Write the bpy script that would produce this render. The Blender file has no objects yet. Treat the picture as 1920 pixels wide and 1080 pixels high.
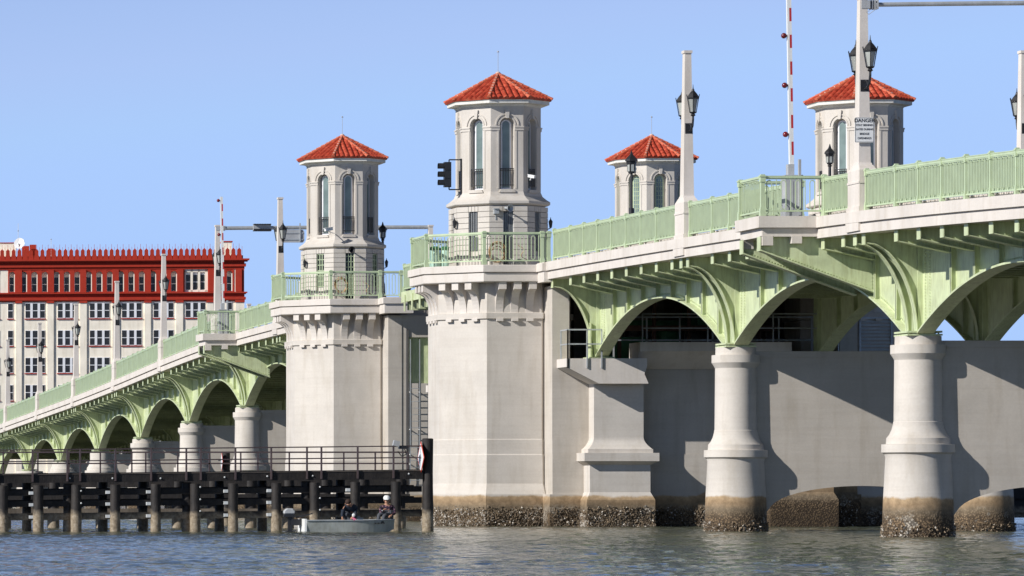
import bpy, math, random
from mathutils import Vector, Matrix
R = math.radians
random.seed(7)
scene = bpy.context.scene
# ---------------------------------------------------------------- camera
# axes: X across the bridge (to the right), Y along the bridge (away), Z up; water at z = 0
F = 8400.0          # focal length in photograph pixels
H = 1.335           # camera height above the water
cam_d = bpy.data.cameras.new("camera"); cam = bpy.data.objects.new("camera", cam_d)
scene.collection.objects.link(cam); scene.camera = cam
cam.location = (0, 0, H); cam.rotation_euler = (R(90), 0, 0)
cam_d.sensor_width = 36; cam_d.lens = F/1920*36
cam_d.shift_x = 1960/1920; cam_d.shift_y = 380/1920
cam_d.clip_start = 1; cam_d.clip_end = 12000
scene.render.resolution_x = 1024; scene.render.resolution_y = 576
# ---------------------------------------------------------------- sky, sun, exposure
SUN = Vector((-1, -0.42, 0.62)).normalized()
elev = math.asin(SUN.z); azim = math.atan2(SUN.x, SUN.y)
world = bpy.data.worlds.new("World"); scene.world = world; world.use_nodes = True
wn = world.node_tree.nodes; wl = world.node_tree.links; wn.clear()
wo = wn.new('ShaderNodeOutputWorld'); bg = wn.new('ShaderNodeBackground'); sk = wn.new('ShaderNodeTexSky')
sk.sky_type = 'NISHITA'; sk.sun_disc = False; sk.sun_elevation = elev; sk.sun_rotation = azim
sk.air_density = 1.0; sk.dust_density = 0.1; sk.ozone_density = 2.5; sk.altitude = 0
tc = wn.new('ShaderNodeTexCoord'); mp = wn.new('ShaderNodeVectorMath'); mp.operation = 'MULTIPLY_ADD'
mp.inputs[1].default_value = (1, 1, 1.5); mp.inputs[2].default_value = (0, 0, 0.20)
wl.new(tc.outputs['Generated'], mp.inputs[0]); wl.new(mp.outputs[0], sk.inputs['Vector'])
sz = wn.new('ShaderNodeSeparateXYZ'); wl.new(tc.outputs['Generated'], sz.inputs[0])
def wr(a, b, c, d):                             # value falling from c to d between heights a and b of the sky
    m = wn.new('ShaderNodeMapRange'); m.interpolation_type = 'SMOOTHSTEP'
    for i, v in enumerate((a, b, c, d)): m.inputs[i+1].default_value = v
    wl.new(sz.outputs[2], m.inputs[0]); return m.outputs[0]
hs = wn.new('ShaderNodeHueSaturation'); wl.new(wr(.34, .62, 1.0, .15), hs.inputs['Saturation']); wl.new(wr(.20, .44, 2.35, .22), hs.inputs['Value'])
tn = wn.new('ShaderNodeMix'); tn.data_type = 'RGBA'; tn.blend_type = 'MULTIPLY'; tn.inputs[0].default_value = 1; tn.inputs[7].default_value = (1.34, 1.09, 1.04, 1)
wl.new(sk.outputs[0], hs.inputs['Color']); wl.new(hs.outputs[0], tn.inputs[6]); 
cl = wn.new('ShaderNodeVectorMath'); cl.operation = 'MINIMUM'; cl.inputs[1].default_value = (4.3, 6.35, 10.4)   # even out the glow round the sun
wl.new(tn.outputs[2], cl.inputs[0])
dp = wn.new('ShaderNodeMix'); dp.data_type = 'RGBA'; dp.blend_type = 'MULTIPLY'; dp.inputs[7].default_value = (.62, .80, 1.0, 1)   # deeper blue above the horizon band
wl.new(wr(.09, .22, 0, 1), dp.inputs[0]); wl.new(cl.outputs[0], dp.inputs[6]); wl.new(dp.outputs[2], bg.inputs['Color'])
bg.inputs['Strength'].default_value = 0.086
wl.new(bg.outputs[0], wo.inputs[0])
sd = bpy.data.lights.new("sun", 'SUN'); sd.energy = 4.7; sd.angle = R(0.5); sd.color = (1.0, 0.974, 0.943)
so = bpy.data.objects.new("sun", sd); scene.collection.objects.link(so)
so.rotation_euler = SUN.to_track_quat('Z', 'Y').to_euler(); so.location = (0, 0, 80)
vs = scene.view_settings; vs.view_transform = 'Standard'; vs.look = 'None'; vs.exposure = 0.15; vs.gamma = 1

# ---------------------------------------------------------------- helpers
def PX(x, y, Y):                                  # point seen at photograph pixel (x, y) at depth Y
    return Vector(((x+1000)*Y/F, Y, H+(920-y)*Y/F))
def wloc(o):
    v = Vector((0, 0, 0))
    while o is not None: v += o.location; o = o.parent
    return v
def tag(o, label=None, cat=None, group=None, kind=None):
    if label: o['label'] = label
    if cat: o['category'] = cat
    if group: o['group'] = group
    if kind: o['kind'] = kind
    return o
def empty(name, loc, label, cat, group=None):
    o = bpy.data.objects.new(name, None); scene.collection.objects.link(o); o.location = loc
    o.empty_display_size = .3
    return tag(o, label, cat, group)
class MB:
    def __init__(s): s.v = []; s.f = []; s.m = []; s.mi = 0
    def quad(s, a, b, c, d): s.poly([a, b, c, d])
    def poly(s, pts):
        n = len(s.v); s.v += [tuple(p) for p in pts]; s.f.append(tuple(range(n, n+len(pts)))); s.m.append(s.mi)
    def box(s, x0, x1, y0, y1, z0, z1):
        if x0 > x1: x0, x1 = x1, x0
        if y0 > y1: y0, y1 = y1, y0
        n = len(s.v)
        s.v += [(x0,y0,z0),(x1,y0,z0),(x1,y1,z0),(x0,y1,z0),(x0,y0,z1),(x1,y0,z1),(x1,y1,z1),(x0,y1,z1)]
        for q in ((0,3,2,1),(4,5,6,7),(0,1,5,4),(1,2,6,5),(2,3,7,6),(3,0,4,7)):
            s.f.append(tuple(n+i for i in q)); s.m.append(s.mi)
    def obox(s, o, u, v, w, a, b, c):             # oriented box: origin centre o, axes u v w, half sizes
        n = len(s.v)
        for k in (-1, 1):
            for (i, j) in ((-1,-1),(1,-1),(1,1),(-1,1)): s.v.append(tuple(o+u*(a*i)+v*(b*j)+w*(c*k)))
        for q in ((0,3,2,1),(4,5,6,7),(0,1,5,4),(1,2,6,5),(2,3,7,6),(3,0,4,7)):
            s.f.append(tuple(n+i for i in q)); s.m.append(s.mi)
    def bar(s, p, q, w, h=None, n=4):             # bar or tube from p to q
        p = Vector(p); q = Vector(q); d = (q-p)
        if d.length < 1e-6: return
        d.normalize(); up = Vector((0,0,1)) if abs(d.z) < .9 else Vector((0,1,0))
        a = d.cross(up).normalized(); b = a.cross(d).normalized(); h = w if h is None else h
        k0 = len(s.v)
        for e in (p, q):
            for i in range(n):
                t = 2*math.pi*(i+.5)/n; r = 1/math.cos(math.pi/n) if n == 4 else 1
                s.v.append(tuple(e+a*(math.cos(t)*w/2*r)+b*(math.sin(t)*h/2*r)))
        for i in range(n):
            j = (i+1) % n; s.f.append((k0+i, k0+j, k0+n+j, k0+n+i)); s.m.append(s.mi)
        s.f.append(tuple(k0+i for i in reversed(range(n)))); s.f.append(tuple(k0+n+i for i in range(n))); s.m += [s.mi]*2
    def path(s, pts, w, n=6):
        for a, b in zip(pts, pts[1:]): s.bar(a, b, w, w, n)
    def lathe(s, c, prof, n=32, a0=0.0):          # prof: list of (r, z) from bottom to top, absolute z
        k0 = len(s.v)
        for (r, z) in prof:
            for i in range(n):
                t = a0+2*math.pi*i/n; s.v.append((c[0]+r*math.cos(t), c[1]+r*math.sin(t), z))
        for k in range(len(prof)-1):
            for i in range(n):
                j = (i+1) % n; s.f.append((k0+k*n+i, k0+k*n+j, k0+(k+1)*n+j, k0+(k+1)*n+i)); s.m.append(s.mi)
        s.f.append(tuple(k0+i for i in reversed(range(n)))); s.m.append(s.mi)
        t0 = k0+(len(prof)-1)*n; s.f.append(tuple(t0+i for i in range(n))); s.m.append(s.mi)
    def octa(s, c, prof): s.lathe(c, [(a/math.cos(math.pi/8), z) for a, z in prof], 8, math.pi/8)
    def extrude(s, pts, off):                     # closed polygon pts swept by off
        off = Vector(off); pts = [Vector(p) for p in pts]; n = len(pts); k0 = len(s.v)
        s.v += [tuple(p) for p in pts]+[tuple(p+off) for p in pts]
        s.f.append(tuple(range(k0, k0+n))); s.f.append(tuple(reversed(range(k0+n, k0+2*n)))); s.m += [s.mi]*2
        for i in range(n):
            j = (i+1) % n; s.f.append((k0+j, k0+i, k0+n+i, k0+n+j)); s.m.append(s.mi)
    def ball(s, c, r, n=8, sx=1, sy=1, sz=1):
        prof = []; k0 = len(s.v); m = max(4, n//2+1)
        for k in range(m+1):
            t = -math.pi/2+math.pi*k/m; prof.append((max(1e-4, math.cos(t)*r), math.sin(t)*r))
        for (q, z) in prof:
            for i in range(n):
                a = 2*math.pi*i/n; s.v.append((c[0]+q*math.cos(a)*sx, c[1]+q*math.sin(a)*sy, c[2]+z*sz))
        for k in range(len(prof)-1):
            for i in range(n):
                j = (i+1) % n; s.f.append((k0+k*n+i, k0+k*n+j, k0+(k+1)*n+j, k0+(k+1)*n+i)); s.m.append(s.mi)
    def build(s, name, mat, parent=None, smooth=False, sharp=35, bevel=0, label=None, fix=False):
        off = wloc(parent) if parent is not None else Vector((0,0,0))
        me = bpy.data.meshes.new(name); me.from_pydata([(x-off.x, y-off.y, z-off.z) for x, y, z in s.v], [], s.f)
        mats = mat if isinstance(mat, (list, tuple)) else [mat]
        for m in mats: me.materials.append(m)
        if len(mats) > 1: me.polygons.foreach_set('material_index', s.m)
        if fix:
            import bmesh
            b = bmesh.new(); b.from_mesh(me); bmesh.ops.recalc_face_normals(b, faces=b.faces); b.to_mesh(me); b.free()
        me.update()
        if smooth:
            me.polygons.foreach_set('use_smooth', [True]*len(me.polygons)); me.set_sharp_from_angle(angle=R(sharp))
        o = bpy.data.objects.new(name, me); scene.collection.objects.link(o); o.parent = parent
        if bevel:
            b = o.modifiers.new('bevel', 'BEVEL'); b.width = bevel; b.segments = 1; b.limit_method = 'ANGLE'; b.angle_limit = R(40)
        if label: o['label'] = label
        return o
def copy_tree(o, dloc=(0,0,0), parent=None):
    c = o.copy(); scene.collection.objects.link(c); c.parent = parent
    if parent is None: c.location = o.location+Vector(dloc)
    for ch in [x for x in CH.get(o.name, [])] if False else list(o.children): copy_tree(ch, (0,0,0), c)
    return c
CH = {}

# ---------------------------------------------------------------- materials
def newmat(name):
    m = bpy.data.materials.new(name); m.use_nodes = True; nt = m.node_tree
    b = nt.nodes['Principled BSDF']; return m, nt, b
def N(nt, t, **kw):
    n = nt.nodes.new(t)
    for k, v in kw.items(): setattr(n, k, v)
    return n
def noise(nt, vec, scale, detail=4, rough=.55):
    n = N(nt, 'ShaderNodeTexNoise'); n.inputs['Scale'].default_value = scale
    n.inputs['Detail'].default_value = detail; n.inputs['Roughness'].default_value = rough
    nt.links.new(vec, n.inputs['Vector']); return n.outputs['Fac']
def ramp(nt, fac, stops):
    r = N(nt, 'ShaderNodeValToRGB'); e = r.color_ramp.elements
    while len(e) < len(stops): e.new(.5)
    for i, (p, c) in enumerate(stops):
        e[i].position = p; e[i].color = (*c, 1) if len(c) == 3 else c
    nt.links.new(fac, r.inputs[0]); return r.outputs[0]
def mixc(nt, fac, a, b, mode='MIX'):
    m = N(nt, 'ShaderNodeMix', data_type='RGBA', blend_type=mode)
    for sock, v in ((m.inputs[0], fac), (m.inputs[6], a), (m.inputs[7], b)):
        if isinstance(v, (int, float)): sock.default_value = v
        elif isinstance(v, tuple): sock.default_value = (*v, 1) if len(v) == 3 else v
        else: nt.links.new(v, sock)
    return m.outputs[2]
def mth(nt, op, a, b=0.0, clamp=False):
    m = N(nt, 'ShaderNodeMath', operation=op); m.use_clamp = clamp
    for sock, v in ((m.inputs[0], a), (m.inputs[1], b)):
        if isinstance(v, (int, float)): sock.default_value = v
        else: nt.links.new(v, sock)
    return m.outputs[0]
def pos(nt, scale=(1,1,1)):
    g = N(nt, 'ShaderNodeNewGeometry'); m = N(nt, 'ShaderNodeMapping'); m.inputs['Scale'].default_value = scale
    nt.links.new(g.outputs['Position'], m.inputs['Vector']); return m.outputs[0]
def bump(nt, b, h, strength=.3, dist=.02):
    n = N(nt, 'ShaderNodeBump'); n.inputs['Strength'].default_value = strength; n.inputs['Distance'].default_value = dist
    nt.links.new(h, n.inputs['Height']); nt.links.new(n.outputs[0], b.inputs['Normal'])

def concrete(name, col, growth=False, zs=1.15, boards=True, rise=0):
    m, nt, b = newmat(name); p = pos(nt)
    c = ramp(nt, noise(nt, p, .7, 5), [(.3, tuple(x*.90 for x in col)), (.7, tuple(min(1, x*1.06) for x in col))])
    fine = ramp(nt, noise(nt, p, 14, 3), [(.35, (.97,.97,.97)), (.65, (1.02,1.02,1.02))])
    c = mixc(nt, 1.0, c, fine, 'MULTIPLY')
    streak = ramp(nt, noise(nt, pos(nt, (1.6,1.6,.22)), 1.6, 4), [(.34, (.80,.77,.72)), (.50, (1,1,1))])
    c = mixc(nt, .45, c, streak, 'MULTIPLY')
    bn = None
    if boards:
        lines = noise(nt, pos(nt, (.25,.25,5)), 1.3, 3)
        c = mixc(nt, .5, c, ramp(nt, lines, [(.42, (.95,.94,.93)), (.5, (1,1,1))]), 'MULTIPLY')
        bn = lines
    h = mth(nt, 'ADD', mth(nt, 'MULTIPLY', noise(nt, p, 3, 4), .5), mth(nt, 'MULTIPLY', noise(nt, p, 25, 3), .25))
    if bn: h = mth(nt, 'ADD', h, mth(nt, 'MULTIPLY', bn, .5))
    if growth:
        sx = N(nt, 'ShaderNodeSeparateXYZ'); nt.links.new(p, sx.inputs[0]); z = sx.outputs[2]
        wob = mth(nt, 'MULTIPLY', mth(nt, 'SUBTRACT', noise(nt, p, 1.3, 5, .65), .5), .30)
        zz = mth(nt, 'ADD', z, wob)
        if rise:                                    # the stain climbs higher on the damp wall under the deck
            rr = N(nt, 'ShaderNodeMapRange'); rr.inputs[1].default_value = 45.3; rr.inputs[2].default_value = 46.4; rr.inputs[4].default_value = -rise; nt.links.new(sx.outputs[0], rr.inputs[0]); zz = mth(nt, 'ADD', zz, rr.outputs[0])
        # tide stain: rusty upper rim, grey brown band, dark shell crust
        k1 = N(nt, 'ShaderNodeMapRange'); k1.inputs[1].default_value = zs+.02; k1.inputs[2].default_value = zs-.05; nt.links.new(zz, k1.inputs[0])
        st = ramp(nt, mth(nt, 'MULTIPLY', zz, 1/zs), [(0, (.12,.085,.05)), (.35, (.21,.15,.09)), (.62, (.22,.175,.12)), (.82, (.30,.215,.13)), (.95, (.42,.31,.19))])
        mott = ramp(nt, noise(nt, p, 5, 6, .7), [(.3, (.55,.52,.48)), (.7, (1.35,1.3,1.25))])
        st = mixc(nt, .8, st, mott, 'MULTIPLY')
        vor = N(nt, 'ShaderNodeTexVoronoi'); vor.inputs['Scale'].default_value = 16; nt.links.new(p, vor.inputs['Vector'])
        low = N(nt, 'ShaderNodeMapRange'); low.inputs[1].default_value = .85; low.inputs[2].default_value = .45; nt.links.new(zz, low.inputs[0])
        pale = mth(nt, 'MULTIPLY', mth(nt, 'MULTIPLY', mth(nt, 'GREATER_THAN', noise(nt, p, .8, 5, .75), .55), mth(nt, 'GREATER_THAN', noise(nt, p, 9, 3), .42)), low.outputs[0])
        st = mixc(nt, mth(nt, 'MULTIPLY', pale, .75), st, (.50,.45,.37))
        dk = mth(nt, 'MULTIPLY', mth(nt, 'GREATER_THAN', vor.outputs['Distance'], .42), low.outputs[0])
        st = mixc(nt, mth(nt, 'MULTIPLY', dk, .75), st, (.03,.022,.016))
        c = mixc(nt, k1.outputs[0], c, st)
        h = mth(nt, 'ADD', h, mth(nt, 'MULTIPLY', mth(nt, 'MULTIPLY', vor.outputs['Distance'], low.outputs[0]), -3.0))
    nt.links.new(c, b.inputs['Base Color']); b.inputs['Roughness'].default_value = .85
    b.inputs['Specular IOR Level'].default_value = .25
    bump(nt, b, h, .35, .02); return m
def paint(name, col, rough=.45, var=.12, metallic=0, dirt=.35):
    m, nt, b = newmat(name); p = pos(nt)
    c = ramp(nt, noise(nt, p, 2.3, 4), [(.3, tuple(x*(1-var) for x in col)), (.7, tuple(min(1, x*(1+var)) for x in col))])
    s = ramp(nt, noise(nt, pos(nt, (6,6,.8)), 2.2, 4), [(.34, (.80,.78,.70)), (.55, (1,1,1))])
    c = mixc(nt, dirt, c, s, 'MULTIPLY')
    nt.links.new(c, b.inputs['Base Color']); b.inputs['Metallic'].default_value = metallic
    r = N(nt, 'ShaderNodeMapRange'); r.inputs[3].default_value = rough-.08; r.inputs[4].default_value = rough+.12
    nt.links.new(noise(nt, p, 6, 2), r.inputs[0]); nt.links.new(r.outputs[0], b.inputs['Roughness'])
    bump(nt, b, noise(nt, p, 30, 2), .08, .01); return m
M = {}
CON = (.615, .567, .505)
M['con'] = concrete('weathered_concrete', (.52,.47,.405), False)
M['pier'] = concrete('tidal_concrete', CON, True)
M['wall'] = concrete('tidal_wall_concrete', (.52,.475,.415), True, rise=.42)
M['trim'] = concrete('smooth_trim_concrete', (.67,.615,.555), False, boards=False)
M['tower'] = concrete('tower_stucco', (.60,.553,.492), False, boards=False)
M['cornice'] = paint('cornice_white', (.72,.70,.64), .7)
M['green'] = paint('sage_green_steel', (.56,.62,.38), .45, .12, 0, .8)
M['rail'] = paint('railing_green', (.485,.575,.365), .42, .08, 0, .2)
M['dkgreen'] = paint('machinery_green', (.03,.14,.06), .5)
M['galv'] = paint('galvanised_steel', (.45,.47,.48), .45, .15, .3)
M['grey'] = paint('grey_enamel', (.40,.41,.42), .5)
M['white'] = paint('white_enamel', (.80,.80,.78), .4, .03, 0, .1)
M['red'] = paint('red_stripe', (.50,.03,.03), .4, .05, 0, .1)
M['black'] = paint('black_iron', (.018,.018,.020), .45)
M['timber'] = None
M['glass'] = None
def glassmat(name, col, rough=.08, spec=.6):
    m, nt, b = newmat(name); b.inputs['Roughness'].default_value = rough; b.inputs['Specular IOR Level'].default_value = spec
    p = pos(nt); c = ramp(nt, noise(nt, p, 1.7, 2), [(.35, tuple(x*.8 for x in col)), (.65, tuple(x*1.2 for x in col))])
    nt.links.new(c, b.inputs['Base Color']); return m
M['glass'] = glassmat('tinted_glass', (.16,.21,.195))
M['lglass'] = glassmat('lantern_glass', (.35,.36,.33), .3)
M['dglass'] = glassmat('dark_window_glass', (.030,.030,.030), .2, .3)
def timber():
    m, nt, b = newmat('creosote_timber'); p = pos(nt)
    c = ramp(nt, noise(nt, p, 3, 5), [(.3, (.008,.006,.006)), (.7, (.032,.026,.022))])
    sx = N(nt, 'ShaderNodeSeparateXYZ'); nt.links.new(p, sx.inputs[0])
    zz = mth(nt, 'ADD', sx.outputs[2], mth(nt, 'MULTIPLY', mth(nt, 'SUBTRACT', noise(nt, p, 3, 4), .5), .5))
    k = N(nt, 'ShaderNodeMapRange'); k.inputs[1].default_value = .72; k.inputs[2].default_value = .5; nt.links.new(zz, k.inputs[0])
    g = ramp(nt, noise(nt, p, 9, 5, .7), [(.30, (.14,.10,.065)), (.5, (.34,.27,.18)), (.75, (.52,.45,.35))])
    c = mixc(nt, mth(nt, 'MULTIPLY', k.outputs[0], .8), c, g)
    nt.links.new(c, b.inputs['Base Color']); b.inputs['Roughness'].default_value = .7
    bump(nt, b, noise(nt, pos(nt, (1,1,.3)), 18, 4), .5, .02); return m
M['timber'] = timber()
def tile():
    m, nt, b = newmat('clay_tile'); p = pos(nt)
    c = ramp(nt, noise(nt, p, 4.5, 3), [(.30, (.26,.028,.014)), (.48, (.44,.055,.025)), (.62, (.54,.09,.045)), (.75, (.56,.17,.09))])
    sp = ramp(nt, noise(nt, p, 12, 3), [(.33, (.55,.50,.48)), (.58, (1.08,1.05,1.0))])
    nt.links.new(mixc(nt, .7, c, sp, 'MULTIPLY'), b.inputs['Base Color']); b.inputs['Roughness'].default_value = .6
    bump(nt, b, noise(nt, p, 20, 3), .2, .01); return m
M['tile'] = tile()
M['ridge'] = paint('ridge_tile', (.56,.13,.065), .65, .2, 0, .4)
M['mortar'] = paint('pale_mortar', (.62,.42,.34), .85, .2)
M['shell'] = paint('oyster_shell', (.20,.15,.10), .8, .6, 0, .8)
M['skin'] = paint('skin', (.42,.22,.14), .55, .08, 0, 0)
M['navy'] = paint('dark_blue_jacket', (.012,.02,.038), .85, .3)
M['hair'] = paint('brown_hair', (.045,.022,.014), .8, .3)
M['denim'] = paint('grey_trousers', (.07,.075,.09), .85, .3)
M['alu'] = paint('worn_aluminium_hull', (.46,.48,.45), .45, .2, .2, .5)
M['hose'] = paint('tan_hose', (.46,.30,.15), .6)
M['cloth'] = paint('pale_cloth', (.60,.57,.50), .9)
M['mint'] = paint('mint_plastic', (.42,.62,.52), .5)
M['cream'] = concrete('cream_stucco', (.93,.85,.71), False, boards=False)
M['bred'] = paint('oxblood_paint', (.40,.026,.008), .85, .10, 0, .25)
M['bmull'] = paint('pale_window_frame', (.80,.80,.82), .5, .03, 0, .1)
def plaid():
    m, nt, b = newmat('plaid_shirt'); p = pos(nt, (1,1,1)); w = []
    for d in ('X', 'Z'):
        t = N(nt, 'ShaderNodeTexWave', bands_direction=d); t.inputs['Scale'].default_value = 3.2; t.inputs['Distortion'].default_value = .6
        nt.links.new(p, t.inputs['Vector']); w.append(t.outputs['Fac'])
    f = mth(nt, 'MULTIPLY', w[0], w[1])
    nt.links.new(ramp(nt, f, [(.1, (.022,.012,.028)), (.5, (.09,.028,.05)), (.85, (.24,.14,.17))]), b.inputs['Base Color'])
    b.inputs['Roughness'].default_value = .9; return m
M['plaid'] = plaid()
def water():
    m, nt, b = newmat('harbour_water')
    c = ramp(nt, noise(nt, pos(nt, (.05,.05,1)), 1.2, 2), [(.4, (.062,.072,.050)), (.6, (.088,.090,.052))])
    nt.links.new(c, b.inputs['Base Color']); b.inputs['Roughness'].default_value = .06; b.inputs['IOR'].default_value = 1.42
    h = mth(nt, 'ADD', mth(nt, 'MULTIPLY', noise(nt, pos(nt), 3.2, 5, .65), 1.0), mth(nt, 'MULTIPLY', noise(nt, pos(nt), 10, 3, .6), .25))
    bp = N(nt, 'ShaderNodeBump'); bp.inputs['Distance'].default_value = .13; nt.links.new(h, bp.inputs['Height']); nt.links.new(bp.outputs[0], b.inputs['Normal'])
    wind = N(nt, 'ShaderNodeMapRange'); wind.inputs[1].default_value = .40; wind.inputs[2].default_value = .60; wind.inputs[3].default_value = .35; wind.inputs[4].default_value = 1.0
    nt.links.new(noise(nt, pos(nt, (.045,.10,1)), 1.0, 4, .6), wind.inputs[0]); nt.links.new(wind.outputs[0], bp.inputs['Strength']); return m
M['water'] = water()
def soil():
    m, nt, b = newmat('shore_soil'); p = pos(nt)
    nt.links.new(ramp(nt, noise(nt, p, .2, 5), [(.35, (.05,.06,.03)), (.65, (.14,.12,.08))]), b.inputs['Base Color'])
    b.inputs['Roughness'].default_value = .95; return m
M['soil'] = soil()
M['deckedge'] = paint('worn_deck_edge', (.12,.10,.085), .9, .3)
M['bronze'] = paint('brown_pipe_rail', (.085,.06,.06), .5, .2)
M['galv2'] = paint('bright_galvanised', (.62,.64,.64), .5, .1)
M['paletimber'] = paint('pale_wet_timber', (.16,.13,.10), .85, .35, 0, .8)
M['pink'] = paint('pink_strap', (.45,.09,.18), .6)
M['bred2'] = paint('rusty_steel', (.09,.05,.035), .8, .3)
# ================================================================= BRIDGE
YM = 183.5; XM = 45.65                                  # middle of the drawbridge, axis of the deck
XE, XW = 39.95, 41.6                                    # near deck edge, near girder web
_D = [-5, 0, 18, 37, 55, 70, 91, 109.6, 128.7, 147, 165, 185, 240]
_Z = [10.95, 10.95, 10.9, 10.74, 10.48, 10.04, 9.26, 8.63, 8.06, 7.52, 6.96, 6.36, 4.7]
def zr(Y):                                              # height of the railing top
    d = abs(Y-YM); i = 1
    while i < len(_D)-3 and _D[i+1] < d: i += 1
    x0, x1 = _D[i], _D[i+1]; t = (d-x0)/(x1-x0); h = x1-x0
    m0 = (_Z[i+1]-_Z[i-1])/(_D[i+1]-_D[i-1]); m1 = (_Z[i+2]-_Z[i])/(_D[i+2]-_D[i])
    return ((2*t**3-3*t*t+1)*_Z[i]+(t**3-2*t*t+t)*h*m0+(-2*t**3+3*t*t)*_Z[i+1]+(t**3-t*t)*h*m1)
def mxx(x): return 2*XM-x
PR = [109.95, 128.4, 146.85]; PC = 164.8
PL = [220.3, 238.7, 257.1, 275.6, 294.1, 312.7, 331.2, 349.6, 368.0]
SPANS = [(91.5, 109.95), (109.95, 128.4), (128.4, 146.85), (146.85, 164.8), (202.2, 220.3)] + list(zip(PL, PL[1:]))
def brY(a, b):                                          # regular bracket stations between piers a < b
    out = []; y = a+1.5
    while y < b-1.6: out.append(y); y += 1.95
    return out

def strip(mb, ys, x0, x1, zlo, zhi):                    # prism following the deck profile
    for a, b in zip(ys, ys[1:]):
        p = [(x0,a,zlo(a)),(x1,a,zlo(a)),(x1,a,zhi(a)),(x0,a,zhi(a))]; q = [(x0,b,zlo(b)),(x1,b,zlo(b)),(x1,b,zhi(b)),(x0,b,zhi(b))]
        for i in range(4):
            j = (i+1) % 4; mb.quad(p[i], p[j], q[j], q[i]) if False else mb.quad(p[j], p[i], q[i], q[j])
    a, b = ys[0], ys[-1]
    mb.quad((x0,a,zlo(a)),(x1,a,zlo(a)),(x1,a,zhi(a)),(x0,a,zhi(a))); mb.quad((x1,b,zlo(b)),(x0,b,zlo(b)),(x0,b,zhi(b)),(x1,b,zhi(b)))
def lin(a, b, n): return [a+(b-a)*i/n for i in range(n+1)]

def arc_z(Y, a, b):                                     # underside of the arched girder
    m = (a+b)/2; hl = (b-a)/2-.62; t = (Y-m)/hl
    if abs(t) >= 1: return zr(Y)-4.60
    return zr(Y)-2.78-1.84*abs(t)**2.05
def rivets(mb, pts, r=.022):
    for p in pts: mb.box(p[0]-r, p[0]+r, p[1]-r, p[1]+r, p[2]-r, p[2]+r)

def girder(parent, a, b, xw, side, rv):                 # side -1: web seen from the near side
    mb = MB(); ys = [a, a+.3]+lin(a+.62, b-.62, 44)+[b-.3, b]
    top = lambda y: zr(y)-1.76
    for p, q in zip(ys, ys[1:]):
        for dx in (-.012, .012):
            pts = [(xw+dx,p,arc_z(p,a,b)),(xw+dx,q,arc_z(q,a,b)),(xw+dx,q,top(q)),(xw+dx,p,top(p))]
            mb.poly(pts if dx > 0 else pts[::-1])
    w = .24                                             # bottom flange along the arch
    yy = lin(a+.62, b-.62, 44)
    for p, q in zip(yy, yy[1:]):
        zp, zq = arc_z(p+1e-4 if p < (a+b)/2 else p-1e-4, a, b), arc_z(q-1e-4 if q > (a+b)/2 else q+1e-4, a, b)
        A = [(xw-w,p,zp-.03),(xw+w,p,zp-.03),(xw+w,p,zp+.03),(xw-w,p,zp+.03)]; B = [(xw-w,q,zq-.03),(xw+w,q,zq-.03),(xw+w,q,zq+.03),(xw-w,q,zq+.03)]
        for i in range(4):
            j = (i+1) % 4; mb.quad(A[j], A[i], B[i], B[j])
    strip(mb, lin(a, b, 10), xw-.18, xw+.18, lambda y: zr(y)-1.84, lambda y: zr(y)-1.765)
    for y in brY(a, b):                                 # stiffeners
        mb.box(xw-.17, xw+.17, y-.02, y+.02, arc_z(y,a,b)+.02, zr(y)-1.85)
        mb.box(xw-.17, xw-.15, y-.07, y+.07, arc_z(y,a,b)+.05, zr(y)-1.85)
    for s in (a+.05, a+.45, b-.45, b-.05):
        mb.box(xw-.16, xw+.16, s-.02, s+.02, arc_z(s,a,b)+.02, zr(s)-1.85)
    if rv:
        for s in (a+.62, b-.62, a+1.0, b-1.0):
            z = arc_z(s, a, b)+.25
            while z < zr(s)-1.95: rivets(mb, [(xw-.02, s-.10, z)]); z += .09
        s = a+.9
        while s < b-.9: rivets(mb, [(xw-.02, s, arc_z(s, a, b)+.12)]); s += .14
    return mb.build('girder', M['green'], parent)

def bracket(parent, Y, side=-1, tip=None, drop=0, zoff=0, rv=True, name='bracket', thick=.012, xin=None, zin=.62):
    xe = XE-.02 if tip is None else tip; xw = XW-.19 if xin is None else xin
    T = (lambda x: x) if side < 0 else mxx
    z0 = zr(Y)-1.785-zoff; mb = MB()
    prof = [(xe,z0),(xw,z0),(xw,z0-zin),(xe,z0-.30)]
    pts = [(T(x), Y-thick, z) for x, z in prof]; mb.extrude(pts, (0, 2*thick, 0))
    # bottom flange and tip plate
    L = math.hypot(xw-xe, zin-.3); n = 1
    for (xa,za,xb,zb) in [(xe, z0-.30, xw, z0-zin)]:
        a = [(T(xa),Y-.14,za-.025),(T(xa),Y+.14,za-.025),(T(xa),Y+.14,za),(T(xa),Y-.14,za)]
        b = [(T(xb),Y-.14,zb-.025),(T(xb),Y+.14,zb-.025),(T(xb),Y+.14,zb),(T(xb),Y-.14,zb)]
        for i in range(4):
            j = (i+1) % 4; mb.quad(a[j], a[i], b[i], b[j])
        mb.poly(a); mb.poly(b[::-1])
    mb.box(T(xe-.025), T(xe), Y-.15, Y+.15, z0-.32, z0)
    if rv:
        k = int(L/.085)
        for i in range(2, k-1):
            t = i/k; mb.box(*sorted((T(xe+(xw-xe)*t-.014), T(xe+(xw-xe)*t+.014))), Y-thick-.018, Y-thick, z0-.30-(zin-.3)*t+.05, z0-.30-(zin-.3)*t+.078)
    return mb.build(name, M['green'], parent, fix=True)

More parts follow.
